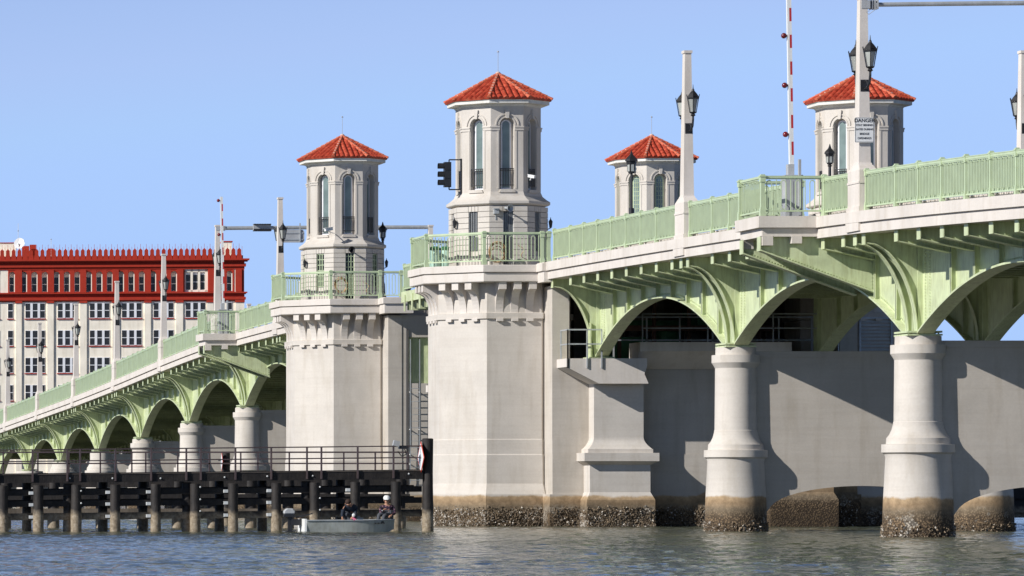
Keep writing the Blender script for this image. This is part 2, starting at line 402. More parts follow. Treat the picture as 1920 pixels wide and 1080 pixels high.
def curved_bracket(parent, Y, zf, side=-1, off=0, rv=True, inner=False):
    T = (lambda x: x) if side < 0 else mxx
    mb = MB(); z0 = zr(Y)-1.785; xe = XE-.02; xf = XW-.20
    arc = []
    for i in range(15):
        t = i/14*math.pi/2; arc.append((xe+.12+(xf-xe-.12)*math.sin(t)**1.05, zf+(z0-.30-zf)*math.cos(t)**1.15))
    poly = [(xe, z0)]+[(xe, z0-.28)]+arc+[(XW-.02, zf), (XW-.02, z0)]
    mb.extrude([(T(x), Y-.012, z) for x, z in poly], (0, .024, 0))
    fl = [(xe, z0-.28)]+arc
    for (xa,za),(xb,zb) in zip(fl, fl[1:]):
        n = Vector((zb-za, 0, -(xb-xa))).normalized()*.028
        a = [Vector((T(xa),Y-.13,za)), Vector((T(xa),Y+.13,za))]; b = [Vector((T(xb),Y-.13,zb)), Vector((T(xb),Y+.13,zb))]
        nn = Vector((n.x if side < 0 else -n.x, 0, n.z))
        mb.quad(a[0], b[0], b[1], a[1]); mb.quad(a[0]-nn, a[1]-nn, b[1]-nn, b[0]-nn)
        mb.quad(a[0], a[0]-nn, b[0]-nn, b[0]); mb.quad(a[1], b[1], b[1]-nn, a[1]-nn)
    mb.box(T(xe-.025), T(xe), Y-.15, Y+.15, z0-.32, z0)
    if rv:
        for (xa,za),(xb,zb) in zip(fl[1:], fl[2:]):
            k = max(1, int(math.hypot(xb-xa, zb-za)/.11))
            for i in range(k):
                t = i/k; x = xa+(xb-xa)*t+.05; z = za+(zb-za)*t+.055
                mb.box(*sorted((T(x-.014), T(x+.014))), Y-.032, Y-.012, z-.014, z+.014)
    return mb.build('curved_bracket', M['green'], parent, fix=True)

def inner_knee(parent, Y, zf):
    for side in (-1, 1):
        T = (lambda x: x) if side < 0 else mxx
        mb = MB(); z0 = zr(Y)-2.3; arc = []
        for i in range(11):
            t = i/10*math.pi/2; arc.append((XW+1.9-1.72*math.sin(t), zf+.1+(z0-zf)*math.cos(t)))
        mb.extrude([(T(x), Y-.02, z) for x, z in [(XW+.02, z0), ]+arc+[(XW+.02, zf+.1)]], (0, .04, 0))
        for (xa,za),(xb,zb) in zip(arc, arc[1:]):
            mb.quad((T(xa),Y-.12,za), (T(xb),Y-.12,zb), (T(xb),Y+.12,zb), (T(xa),Y+.12,za))
        mb.build('knee_brace', M['green'], parent, fix=True)

ORD = ['first','second','third','fourth','fifth','sixth','seventh','eighth','ninth','tenth']
def span(a, b, label):
    t = empty('arch_span', (XM, (a+b)/2, zr((a+b)/2)-2.8), label, 'bridge span', 'arched steel spans of the bridge')
    rv = b < 170
    girder(t, a, b, XW, -1, rv); girder(t, a, b, mxx(XW), 1, False)
    for y in brY(a, b): bracket(t, y, rv=rv)
    last = [p for p in (a, b) if p < 165.5 or p > 215]
    ys = lin(a, b, 8)
    mb = MB(); strip(mb, ys, XE+.15, mxx(XE)-.15, lambda y: zr(y)-1.70, lambda y: zr(y)-1.2); mb.build('deck_slab', M['con'], t)
    for T in (lambda x: x, mxx):
        mb = MB()
        strip(mb, ys, *sorted((T(XE-.26), T(XE+.5))), lambda y: zr(y)-1.47, lambda y: zr(y)-1.15)
        strip(mb, ys, *sorted((T(XE-.14), T(XE+.4))), lambda y: zr(y)-1.52, lambda y: zr(y)-1.47)
        strip(mb, ys, *sorted((T(XE-.19), T(XE+.45))), lambda y: zr(y)-1.78, lambda y: zr(y)-1.52)
        strip(mb, ys, *sorted((T(XE+.14), T(XE+.44))), lambda y: zr(y)-1.14, lambda y: zr(y)-1.03)
        mb.build('edge_beam', M['trim'], t)
    mb = MB()
    for y in brY(a, b):
        mb.box(XW+.02, mxx(XW)-.02, y-.015, y+.015, zr(y)-2.55, zr(y)-1.79)
        mb.box(XW+.02, mxx(XW)-.02, y-.12, y+.12, zr(y)-2.58, zr(y)-2.55)
    for x in (43.2, 44.8, 46.5, 48.1):
        strip(mb, ys, x-.015, x+.015, lambda y: zr(y)-2.15, lambda y: zr(y)-1.78)
        strip(mb, ys, x-.1, x+.1, lambda y: zr(y)-2.18, lambda y: zr(y)-2.15)
    mb.build('floor_framing', M['green'], t)
    return t
SP = {}
names = {109.95: 'steel arch span leaving the photo at its right edge', 128.4: 'pale green steel arch span with the wide overlook bracket, right foreground',
         146.85: 'pale green steel arch span ending beside the nearest tower pier', 202.2: 'pale green arch span half hidden behind the smaller left tower pier',
         91.5: 'pale green arch span just outside the right of the photo, edge showing'}
for i, (a, b) in enumerate(SPANS):
    if a < 100: continue
    nm = names.get(a) or 'pale green arch span descending to the left, %s beyond the farther tower pier' % ORD[i-4]
    SP[a] = span(a, b, nm)

# ------------------------------------------------ column piers
def colprof(zt):
    full = [(.995,-1.2),(.985,.2),(.965,1.0),(.90,2.30),(.93,2.38),(1.01,2.43),(1.01,2.66),(.885,2.67),(.875,2.84),(.80,2.93),(.73,3.08),(.69,3.24),(.685,3.30),(.672,3.32)]
    if zt-.66 > 3.4:
        return full+[(.655,zt-.68),(.70,zt-.60),(.765,zt-.50),(.765,zt-.25),(.645,zt-.245),(.64,zt)]
    pr = [p for p in full if p[1] < zt-.12]
    r = pr[-1][0]
    return pr+[(r, zt-.1), (r-.03, zt)]
def crust(mb, fn, n, zmax=.66):                         # little oyster shells; fn(u) -> point, normal in plan
    for _ in range(n):
        x, y, nx, ny = fn(random.random()); z = zmax*(random.random()**1.3)*(.75+.4*random.random())-.03
        s = random.uniform(.018, .052); o = Vector((x+nx*.005, y+ny*.005, z))
        d = Vector((nx+random.uniform(-.7,.7), ny+random.uniform(-.7,.7), random.uniform(-.5,.9))).normalized()
        a = d.orthogonal().normalized(); b = d.cross(a); ph = random.random()*6.28
        a, b = a*math.cos(ph)+b*math.sin(ph), b*math.cos(ph)-a*math.sin(ph)
        tip = o+d*s*1.5; q = [o+a*s, o+b*s*.5, o-a*s, o-b*s*.5]
        mb.mi = 1 if random.random() < (.45 if nx < -.5 and abs(x-38.9) < 3.5 else .10) else 0
        for i in range(4): mb.poly([q[i], q[(i+1) % 4], tip])
    mb.mi = 0
M['shell2'] = paint('bleached_shell', (.55,.50,.43), .8, .2)
SH = None
def colpier(Yp, label, near):
    zt = zr(Yp)-4.72
    t = empty('bridge_pier', (XM, Yp, 0), label, 'bridge pier', 'column piers under the bridge')
    for x in (XW, mxx(XW)):
        mb = MB(); mb.lathe((x, Yp), colprof(zt), 48); c = mb.build('column', M['pier'], t, smooth=True, sharp=28)
        if near:
            mb = MB(); crust(mb, lambda u: (x+.99*math.cos(u*6.283), Yp+.99*math.sin(u*6.283), math.cos(u*6.283), math.sin(u*6.283)), 420 if near > 1 else 300, .34)
            mb.build('oyster_crust', [M['shell'], M['shell2']], c)
        mb = MB(); mb.box(x-.50, x+.50, Yp-.62, Yp+.62, zt+.002, zt+.05); mb.box(x-.36, x+.36, Yp-.45, Yp+.45, zt+.05, zt+.085)
        mb.box(x-.50, x+.50, Yp-.60, Yp+.60, zt+.085, zt+.14)
        for sx in (-.42, .42):
            for sy in (-.5, .5): mb.bar((x+sx, Yp+sy, zt+.05), (x+sx, Yp+sy, zt+.11), .05, .05, 6)
        mb.build('bearing', M['green'], t)
    mb = MB(); x0, x1 = XW+.5, mxx(XW)-.5; n = 48; th = .28; zt2 = zt-.33
    def zb(x): return .65+.84*math.sqrt(max(0, 1-((x-XM)/3.05)**2))
    if zt2 > 1.5:
        for i in range(n):
            xa, xb = x0+(x1-x0)*i/n, x0+(x1-x0)*(i+1)/n
            za, zb_ = zb(xa), zb(xb); f, k = Yp-th, Yp+th
            mb.quad((xa,f,za),(xb,f,zb_),(xb,f,zt2),(xa,f,zt2)); mb.quad((xb,k,zb_),(xa,k,za),(xa,k,zt2),(xb,k,zt2)); mb.quad((xa,k,za),(xb,k,zb_),(xb,f,zb_),(xa,f,za))
        mb.box(x0-.2, x1+.2, Yp-th-.05, Yp+th+.05, zt2, zt2+.2)
        mb.build('cross_wall', M['con'], t)
    for s in (-.4, .4):
        curved_bracket(t, Yp+s, zt+.14, -1, rv=near > 0); curved_bracket(t, Yp+s, zt+.14, 1, rv=False)
    inner_knee(t, Yp, zt+.14)
    return t
PIER = {}
PIER[128.4] = colpier(128.4, 'nearest round column pier with stained foot, far right of the photo', 2)
PIER[146.85] = colpier(146.85, 'second round column pier from the right, beside the square pedestal of the tower pier', 2)
for i, Yp in enumerate(PL):
    PIER[Yp] = colpier(Yp, 'column pier behind the timber fender, %s one beyond the farther tower pier' % ORD[i], 0)

# ------------------------------------------------ bascule piers (abutments of the draw span)
def face_dirs(near):                                    # outward angles of the octagon faces free of the deck
    return [270, 225, 180, 135, 90] if near else [270, 315, 0, 45, 90]
def octpier(parent, cx, cy, near):
    mb = MB()
    mb.octa((cx, cy), [(2.66,-1.2),(2.66,1.20),(2.51,1.60),(2.50,2.66),(2.475,2.70),(2.475,3.22),(2.455,3.26),(2.455,7.70),(2.53,7.73),(2.53,7.93),(2.45,7.95),(2.45,9.07)])
    mb.build('pier_body', M['pier'], parent)
    for ang in face_dirs(near):
        n = Vector((math.cos(R(ang)), math.sin(R(ang)), 0)); tt = Vector((-n.y, n.x, 0)); c = Vector((cx, cy, 0))
        for k in (-1, 0, 1):
            w = .14; sh = 0
            prof = [(2.44,9.06),(3.02,9.06),(3.02,8.80),(2.98,8.79)]
            for i in range(1, 9):
                a = i/8*math.pi/2; prof.append((2.46+.50*(1-math.sin(a)), 7.93+.84*math.cos(a)))
            prof.append((2.44, 7.93))
            q = MB(); base = [c+n*d+tt*(k*.56-w)+Vector((0,0,z)) for d, z in prof]
            q.extrude(base, tt*2*w)
            q.obox(c+n*2.53+tt*(k*.56)+Vector((0,0,7.68)), n, tt, Vector((0,0,1)), .055, w-.02, .05)
            q.build('corbel', M['trim'], parent, fix=True)
    mb = MB()
    mb.octa((cx, cy), [(3.00,9.06),(3.08,9.065),(3.10,9.09),(3.10,9.385)]); mb.octa((cx, cy), [(3.04,9.38),(3.04,9.42)])
    mb.octa((cx, cy), [(3.12,9.41),(3.17,9.43),(3.17,9.67),(3.15,9.69)])
    mb.build('balcony_slab', M['trim'], parent)

def bascule_pier(cy, front, label):                     # front = Y of the wall that faces the camera
    t = empty('bascule_pier', (XM, cy, 0), label, 'bridge pier', 'big concrete tower piers of the drawbridge')
    nearp = cy < YM
    for cx, near in ((38.9, True), (mxx(38.9), False)): octpier(t, cx, cy, near)
    back = front+7.4 if nearp else cy+2.6
    zt = 6.0 if nearp else 8.96
    mb = MB(); x0, x1 = 40.03, mxx(40.03)
    if nearp:
        for z0, z1, e in ((-1.2,1.2,.12),(1.2,1.6,.05),(1.6,2.68,.04),(2.68,3.24,.02),(3.24,6.0,0)):
            mb.box(x0-(e if z1 < 1.3 else 0), x1+(e if z1 < 1.3 else 0), front-e, back, z0, z1)
        for xa, xb in ((x0, 40.66), (mxx(40.66), x1)): mb.box(xa, xb, front, back-.4, 6.0, 8.9)
        mb.build('front_wall', M['wall'], t)
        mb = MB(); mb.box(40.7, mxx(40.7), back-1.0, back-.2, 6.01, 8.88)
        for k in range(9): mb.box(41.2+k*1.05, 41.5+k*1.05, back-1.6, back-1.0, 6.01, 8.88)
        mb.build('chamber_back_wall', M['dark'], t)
        mb = MB(); mb.box(x0+.3, x1-.3, 164.9, 172.3, 8.93, 9.62); mb.build('deck_slab', M['con'], t)
        # long corbelled ledge right of the pedestal
        for T in (lambda x: x,):
            mb = MB(); pr = [(front+.5,6.78),(front-1.05,6.78),(front-1.05,6.45),(front-.1,5.82),(front+.5,5.82)]
            mb.extrude([(43.0, y, z) for y, z in pr], (5.55, 0, 0)); mb.build('ledge', M['trim'], t, fix=True)
        # square pedestals carrying the arch feet
        for s, T in ((0, lambda x: x), (1, mxx)):
            q = MB(); a, b = 41.38, 43.2; f = front-.75
            def blk(e, z0, z1, e2=None):
                e2 = e if e2 is None else e2
                A = [(a-e,f-e,z0),(b+e,f-e,z0),(b+e,front+1,z0),(a-e,front+1,z0)]; B = [(a-e2,f-e2,z1),(b+e2,f-e2,z1),(b+e2,front+1,z1),(a-e2,front+1,z1)]
                A = [(T(x),y,z) for x,y,z in A]; B = [(T(x),y,z) for x,y,z in B]
                k = len(q.v); q.v += A+B
                for g in ((0,3,2,1),(4,5,6,7),(0,1,5,4),(1,2,6,5),(2,3,7,6),(3,0,4,7)): q.f.append(tuple(k+i for i in g)); q.m.append(0)
            blk(.34,-1.2,1.0); blk(.34,1.0,1.28,.20); blk(.20,1.28,2.28); blk(.20,2.28,2.42,.46); blk(.46,2.42,2.72); blk(.28,2.72,2.86)
            for i in range(6):
                u, v = i/6, (i+1)/6; blk(.26*(1-u)**1.8, 2.86+.42*u, 2.86+.42*v, .26*(1-v)**1.8)
            blk(0, 3.28, 5.25)
            q.build('pedestal', M['pier'] if s == 0 else M['wall'], t, fix=True)
            q = MB(); xx = [40.2, 43.1]
            pr = [(40.2,6.17),(43.15,6.17),(43.15,5.9),(43.05,5.6),(43.2,5.25),(41.38,5.25),(40.2,5.86)]
            q.extrude([(T(x), front-1.45, z) for x, z in pr], (0, 1.6, 0)); q.build('bearing_shelf', M['trim'], t, fix=True)
            zf = 6.175; q = MB(); xc = T(XW)
            q.box(xc-.45, xc+.45, 164.05, 165.15, zf, zf+.06); q.build('bearing', M['green'], t)
        for side in (-1, 1):
            curved_bracket(t, 164.75, 6.23, side)
            q = MB(); T = (lambda x: x) if side < 0 else mxx
            q.box(T(XW-.32), T(XW+.2), 164.62, 164.66, 6.24, 8.1); q.box(T(XW-.34), T(XW-.3), 164.5, 164.9, 6.24, 7.5); q.build('end_post', M['green'], t)
    else:
        for z0, z1, e in ((-1.2,1.2,.12),(1.2,1.6,.05),(1.6,2.68,.04),(2.68,3.24,.02),(3.24,8.95,0)):
            mb.box(x0, 40.62, front-e, back, z0, z1); mb.box(mxx(40.62), x1, front-e, back, z0, z1)
            (mb.box(40.62, mxx(40.62), front+.035-e, back-.05, z0, z1) if z1 < 6 else None)
        mb.box(40.62, 40.93, front+.035, back-.05, 3.25, 8.95); mb.box(42.0, mxx(40.62), front+.035, back-.05, 3.25, 8.95); mb.box(40.93, 42.0, front+.035, back-.05, 8.0, 8.95); mb.box(40.93, 42.0, front+.035, back-.05, 3.25, 6.0)
        mb.build('front_wall', M['wall'], t)
        q = MB(); f = front+.035; q.box(40.931, 41.999, f+.24, f+.30, 6.001, 7.999); q.mi = 0
        d = q.build('door', M['green'], t)
        q = MB(); q.box(41.95,41.997,f-.02,f+.238,6.0,7.998); q.box(41.46,41.48,f+.225,f+.238,6.05,7.95); q.box(40.935,40.96,f+.2,f+.238,6.0,7.99)
        q.build('door_frame', M['rail'], d)
        q = MB(); q.box(XM-5.5, XM+5.5, cy-2.2, 202.0, 8.955, 9.60); q.build('deck_slab', M['con'], t)
        q = MB()
        for x in (40.84,): q.bar((x, f-.06, .6), (x, f-.06, 8.35), .07, .07, 6)
        q.build('drain_pipe', M['black'], t)
    for T in (lambda x: x, mxx):                        # end blocks of the deck edge beside the balcony
        q = MB(); ya = 164.75 if nearp else 200.2; yb = 165.9 if nearp else 202.3
        q.box(*sorted((T(39.62), T(40.35))), ya, yb, 9.02, 9.74); q.box(*sorted((T(39.55), T(40.2))), ya-.03, yb, 9.42, 9.70)
        q.build('end_block', M['trim'], t)
        if nearp is False:
            q = MB(); q.box(*sorted((T(39.75), T(41.0))), 194.0, 195.6, 9.03, 9.72); q.box(*sorted((T(39.68), T(41.05))), 193.93, 195.5, 9.44, 9.69)
            q.build('end_block', M['trim'], t)
    # shells at the waterline
    q = MB()
    def oc(cx, ap):
        segs = []
        for ang in range(0, 360, 45):
            n = (math.cos(R(ang)), math.sin(R(ang))); hh = ap*math.tan(math.pi/8)
            if abs(ang-90) > 50 : segs.append((cx+n[0]*ap, cy+n[1]*ap, n, hh))
        return segs
    if nearp:
        sg = oc(38.9, 2.66)
        def f1(u):
            s = random.choice(sg); k = random.uniform(-1,1)*s[3]
            return (s[0]-s[2][1]*k, s[1]+s[2][0]*k, s[2][0], s[2][1])
        crust(q, f1, 3600, .72)
        crust(q, lambda u: (40.03+u*11.2, front-.13, 0, -1), 4200, .72)
        crust(q, lambda u: (41.04+u*2.5, front-.75-.35, 0, -1), 1500, .70)
        crust(q, lambda u: (41.03, front-.1-u*1.0, -1, 0), 300, .6)
        q.build('oyster_crust', [M['shell'], M['shell2']], t)
    return t
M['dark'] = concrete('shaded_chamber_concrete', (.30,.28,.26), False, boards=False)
BP1 = bascule_pier(168.8, 165.2, 'massive octagonal concrete pier carrying the nearest big tower, stained brown at the waterline')
BP2 = bascule_pier(198.2, 194.6, 'octagonal concrete pier with a green door and ladder, left of the nearest tower pier')

# ------------------------------------------------ towers
def tower(cx, cy, label, style):
    t = empty('bridge_tower', (cx, cy, 9.69), label, 'tower', 'four red roofed octagonal bridge towers')
    c = Vector((cx, cy, 0)); Z = Vector((0,0,1))
    # lower storey: core and coursed blocks
    mb = MB(); mb.octa((cx, cy), [(1.60,9.0),(1.60,12.03)])
    faces = [(a, Vector((math.cos(R(a)), math.sin(R(a)), 0))) for a in range(0, 360, 45)]
    h = .205; z = 9.72; hw = 1.70*math.tan(math.pi/8)
    while z < 11.95:
        zz = min(z+h-.018, 12.0)
        for a, n in faces:
            tt = Vector((-n.y, n.x, 0)); ow = .20 if (z+h > 10.30 or a in (270, 90)) and zz < 11.78 else 0
            d0, d1 = 1.58, 1.71
            def blk(s0, s1, z0=z, z1=zz):
                P = [c+n*d0+tt*(s0*d0/d1), c+n*d1+tt*s0, c+n*d1+tt*s1, c+n*d0+tt*(s1*d0/d1)]
                mb.extrude([p+Z*z0 for p in P], (0, 0, z1-z0))
            if ow: blk(-hw, -ow); blk(ow, hw)
            elif zz > 11.78:
                blk(-hw, -.22)
                for k in range(3): blk(-.20+k*.14, -.08+k*.14)
                blk(.22, hw)
            else: blk(-hw, hw)
        z += h
    mb.build('lower_storey', M['tower'], t, fix=True)
    for a, n in faces:                                  # lower windows and doors
        tt = Vector((-n.y, n.x, 0)); door = a in (270, 90); zb, ztp = (9.72 if door else 10.30), 11.76
        q = MB(); q.obox(c+n*1.612+Z*((zb+ztp)/2), n, tt, Z, .008, .20, (ztp-zb)/2)
        w = q.build('door' if door else 'window', M['dglass'], t)
        q = MB(); fr = M['rail'] if style == 'green' else M['galv']
        if style == 'green':
            for s in (-.185, -.06, .06, .185): q.obox(c+n*1.635+tt*s+Z*((zb+ztp)/2), n, tt, Z, .015, .014, (ztp-zb)/2-.01)
            k = zb+.02
            while k < ztp: q.obox(c+n*1.635+Z*k, n, tt, Z, .015, .185, .013); k += .235
        else:
            for s in (-.185, .185): q.obox(c+n*1.635+tt*s+Z*((zb+ztp)/2), n, tt, Z, .015, .014, (ztp-zb)/2-.01)
            for s in (-.11, -.04, .04, .11): q.obox(c+n*1.63+tt*s+Z*((zb+ztp)/2), n, tt, Z, .008, .007, (ztp-zb)/2-.01)
        q.build('bars', fr, w)
    # ledge and skirt
    mb = MB(); mb.octa((cx, cy), [(1.70,12.0),(1.76,12.03),(1.79,12.06),(1.79,12.15),(1.73,12.19),(1.66,12.24),(1.53,12.36),(1.485,12.47),(1.46,12.52)])
    mb.build('ledge', M['tower'], t)
    # shaft with recessed arched windows
    A = 1.467; hw = A*math.tan(math.pi/8); w = .275; zb, zs, zt_ = 12.60, 15.00, 15.86; dep = .24
    mb = MB(); arc = [(w*math.cos(math.pi-math.pi*i/12), zs+w*math.sin(math.pi*i/12)) for i in range(13)]
    for a, n in faces:
        tt = Vector((-n.y, n.x, 0)); P = lambda s, z, d=A: c+n*d+tt*s+Z*z
        mb.quad(P(-hw,12.47), P(-w,12.47), P(-w,zt_), P(-hw,zt_)); mb.quad(P(w,12.47), P(hw,12.47), P(hw,zt_), P(w,zt_)); mb.quad(P(-w,12.47), P(w,12.47), P(w,zb), P(-w,zb))
        for (s0,z0),(s1,z1) in zip(arc, arc[1:]):
            mb.quad(P(s0,z0), P(s1,z1), P(s1,zt_), P(s0,zt_)); mb.quad(P(s0,z0,A-dep), P(s1,z1,A-dep), P(s1,z1), P(s0,z0))
        mb.quad(P(-w,zb,A-dep), P(-w,zb), P(-w,zs), P(-w,zs,A-dep)); mb.quad(P(w,zb), P(w,zb,A-dep), P(w,zs,A-dep), P(w,zs)); mb.quad(P(-w,zb), P(-w,zb,A-dep), P(w,zb,A-dep), P(w,zb))
        mb.quad(P(-w,zb,A-dep), P(w,zb,A-dep), P(w,zs,A-dep), P(-w,zs,A-dep)); mb.poly([P(s,z,A-dep) for s, z in arc][::-1])
        # hood mould, keystone, impost blocks, side strips, sill
        for (r0, r1, pr) in ((w+.005, w+.055, .022), (w+.12, w+.165, .035)):
            for i in range(12):
                a0, a1 = math.pi*i/12, math.pi*(i+1)/12
                q = [P(-r0*math.cos(a0), zs+r0*math.sin(a0)), P(-r1*math.cos(a0), zs+r1*math.sin(a0)), P(-r1*math.cos(a1), zs+r1*math.sin(a1)), P(-r0*math.cos(a1), zs+r0*math.sin(a1))]
                mb.extrude(q, n*pr)
        mb.extrude([P(-.05,zs+w-.03), P(.05,zs+w-.03), P(.085,zs+w+.30), P(-.085,zs+w+.30)], n*.075)
        for s0, s1 in ((-hw-.012, -w-.0), (w, hw+.012)):
            mb.extrude([P(s0,14.80), P(s1,14.80), P(s1,14.90), P(s0,14.90)], n*.03); mb.extrude([P(s0,14.90), P(s1,14.90), P(s1,14.95), P(s0,14.95)], n*.055)
        for s in (-w-.09, w+.03): mb.extrude([P(s,12.62), P(s+.06,12.62), P(s+.06,14.80), P(s,14.80)], n*.018)
        mb.extrude([P(-w-.04,zb-.12), P(w+.04,zb-.12), P(w-.03,zb-.01), P(-w+.03,zb-.01)], n*.07)
    mb.build('shaft', M['tower'], t, fix=True)
    gw = .135; zg = 15.02
    for a, n in faces:
        tt = Vector((-n.y, n.x, 0)); P = lambda s, z, d=A-dep: c+n*d+tt*s+Z*z
        q = MB(); ou = [(gw+.055, zb+.01)]+[((gw+.055)*math.cos(math.pi*i/12), zg+(gw+.055)*math.sin(math.pi*i/12)) for i in range(13)]+[(-gw-.055, zb+.01)]
        q.extrude([P(s,z,A-dep+.002) for s, z in ou], n*.05)
        wi = q.build('window', M['bmull'] if style != 'lattice' else M['rail'], t, fix=True)
        q = MB(); inn = [(gw, zb+.06)]+[(gw*math.cos(math.pi*i/12), zg+gw*math.sin(math.pi*i/12)) for i in range(13)]+[(-gw, zb+.06)]
        q.extrude([P(s,z,A-dep+.045) for s, z in inn], n*.012); q.build('pane', M['glass'], wi, fix=True)
        if style == 'lattice':
            q = MB()
            for s in (-.045, .045): q.obox(P(s,(zb+zg)/2,A-dep+.065), n, tt, Z, .008, .009, (zg-zb)/2)
            k = zb+.2
            while k < zg+.1: q.obox(P(0,k,A-dep+.065), n, tt, Z, .008, gw, .009); k += .19
            q.build('muntins', M['rail'], wi)
        q = MB()
        for k in range(6): q.obox(P(-.235+k*.094, 13.04, A-.05), n, tt, Z, .009, .009, .32)
        for zz, r in ((13.37,.016),(13.30,.009),(12.76,.012)): q.obox(P(0,zz,A-.05), n, tt, Z, .012, .262, r)
        q.build('balconet', M['black'], t)
    mb = MB(); mb.octa((cx, cy), [(1.47,15.70),(1.50,15.72),(1.53,15.785),(1.74,15.79),(1.76,15.80),(1.76,15.91),(1.79,15.925)])
    mb.build('cornice', M['cornice'], t)
    # barrel tiled roof
    mb = MB(); zE, zA, AE = 15.955, 16.99, 1.835; rows = 7; nt_ = 7; hwE = AE*math.tan(math.pi/8)
    for a, n in faces:
        tt = Vector((-n.y, n.x, 0)); sl = Vector((0,0,0))-n*AE+Z*(zA-zE); L = sl.length; sl = sl/L; up = n*(zA-zE)/L+Z*(AE/L)
        NS = nt_*8; prev = None
        for i in range(NS+1):
            s = -hwE+2*hwE*i/NS; tm = 1-abs(s)/hwE; ph = (s/(2*hwE)*nt_) % 1.0
            hgt = .075*abs(math.sin(math.pi*ph))**.7
            col = []
            for r_ in range(rows+1):
                for e in ((0, .016), (1, 0)):
                    f = (r_+e[0]*.999)/rows
                    if f > 1: continue
                    f = min(f, 1); 
                    col.append((min(f, tm), hgt+e[1]*(1)))
            pts = [c+n*AE+Z*zE+tt*s+sl*(f*L)+up*hh for f, hh in col]; col2 = [c+n*AE+Z*(zE-.03)+tt*s-n*.02]+pts
            if prev:
                for k in range(len(col2)-1): mb.quad(prev[k], col2[k], col2[k+1], prev[k+1])
            prev = col2
    mb.build('roof', M['tile'], t, smooth=True, sharp=50)
    mb = MB(); mort = mb
    for k in range(8):                                  # hip ridges of overlapping caps
        th = R(22.5+45*k); e = c+Vector((math.cos(th), math.sin(th), 0))*(AE/math.cos(math.pi/8)+.02)+Z*(zE+.03); ap = c+Z*(zA+.03); d = (ap-e); L = d.length; d /= L
        nn = 9
        side = d.cross(Z).normalized(); upv = side.cross(d)
        for j in range(nn):
            p0, p1 = e+d*(L*j/nn), e+d*(L*(j+1.12)/nn); r0, r1 = .090, .072
            ring = [(math.cos(math.pi*i/6), math.sin(math.pi*i/6)) for i in range(7)]
            for (u0, v0), (u1, v1) in zip(ring, ring[1:]):
                mb.quad(p0+side*(u0*r0)+upv*(v0*r0), p0+side*(u1*r0)+upv*(v1*r0), p1+side*(u1*r1)+upv*(v1*r1), p1+side*(u0*r1)+upv*(v0*r1))
            if j: mb.mi = 1; mb.obox(p0+upv*.072, d, side, upv, .010, .04, .026); mb.mi = 0
        mb.poly([e+side*(u*.09)+upv*(v*.09) for u, v in [(math.cos(math.pi*i/6), math.sin(math.pi*i/6)) for i in range(7)]])
    mb.build('hip_ridges', [M['ridge'], M['mortar']], t, smooth=True, sharp=40)
    mb = MB(); mb.ball((cx, cy, 17.05), .10, 12, sz=.8); mb.build('finial', M['mortar'], t, smooth=True, sharp=80)
    mb = MB(); mb.bar((cx,cy,17.1),(cx,cy,17.88),.018,.018,6); mb.ball((cx,cy,17.88),.035,6); mb.bar((cx-.05,cy,17.86),(cx+.05,cy,17.86),.012)
    mb.build('lightning_rod', M['grey'], t)
    if cy < YM and style == 'plain' and cx < 45 or style == 'green':
        for a in (202.5, 337.5):                        # wall lanterns on the corners
            v = Vector((math.cos(R(a)), math.sin(R(a)), 0)); p = c+v*1.95+Z*11.35
            mb = MB(); mb.lathe((p.x, p.y), [(.03,p.z-.16),(.05,p.z-.14),(.075,p.z+.06),(.08,p.z+.08),(.02,p.z+.17),(.008,p.z+.24)], 6)
            mb.bar(p-Z*.16, c+v*1.8+Z*11.12, .03); mb.build('wall_lantern', M['black'], t)
    return t
TW = {}
TW['near'] = tower(38.86, 168.8, 'large red roofed tower left of centre with a black traffic signal on its left side', 'plain')
TW['left'] = tower(38.76, 198.3, 'smaller red roofed tower nearest the red and cream building, green grilles at its base', 'green')
TW['right'] = tower(52.47, 168.8, 'large red roofed tower standing behind the lamp post with the danger sign', 'plain')
TW['mid'] = tower(52.45, 198.3, 'small distant red roofed tower with green latticed windows, behind the black post lamp', 'lattice')
# ================================================================= RAILINGS
def balusters(mb, P0, P1, zb0, zb1, loops=True, th=.026, pitch=.118):
    P0 = Vector(P0); P1 = Vector(P1); L = (P1-P0).length; n = max(2, int(L/pitch)); n -= n % 3; n = max(n, 3)
    d = (P1-P0)/n; u = d.normalized(); u2 = Vector((u.x, u.y, 0)).normalized()
    for i in range(n):
        c = P0+d*(i+.5); k = i % 3; lo, hi = (zb0, zb1) if k == 0 else (zb0+.09, zb1-.09)
        mb.bar(c+Vector((0,0,lo)), c+Vector((0,0,hi)), th)
        if k == 1 and i+1 < n:
            c2 = P0+d*(i+1.5); r = (c2-c).length/2; m = (c+c2)/2
            for sgn, z in ((1, hi), (-1, lo)):
                pts = [m+Vector((0,0,z))+u*(-r*math.cos(math.pi*j/4))+Vector((0,0,sgn*r*math.sin(math.pi*j/4))) for j in range(5)]
                mb.path(pts, th, 4)
_post = None
def postmesh():
    global _post
    if _post is None:
        mb = MB(); mb.box(-.045,.045,-.045,.045,0,1.16); mb.box(-.065,.065,-.065,.065,0,.20); mb.box(-.055,.055,-.055,.055,.20,.26)
        mb.box(-.062,.062,-.062,.062,1.00,1.15); mb.box(-.075,.075,-.075,.075,1.15,1.19); mb.box(-.05,.05,-.05,.05,1.19,1.225)
        o = mb.build('post', M['rail']); _post = o.data; bpy.data.objects.remove(o)
    return _post
def post(parent, x, y, z, s=1.0, sz=1.0):
    o = bpy.data.objects.new('post', postmesh()); scene.collection.objects.link(o); o.parent = parent
    o.location = Vector((x, y, z))-wloc(parent); o.scale = (s, s, sz); return o
GR = 'sage green railings along the bridge'
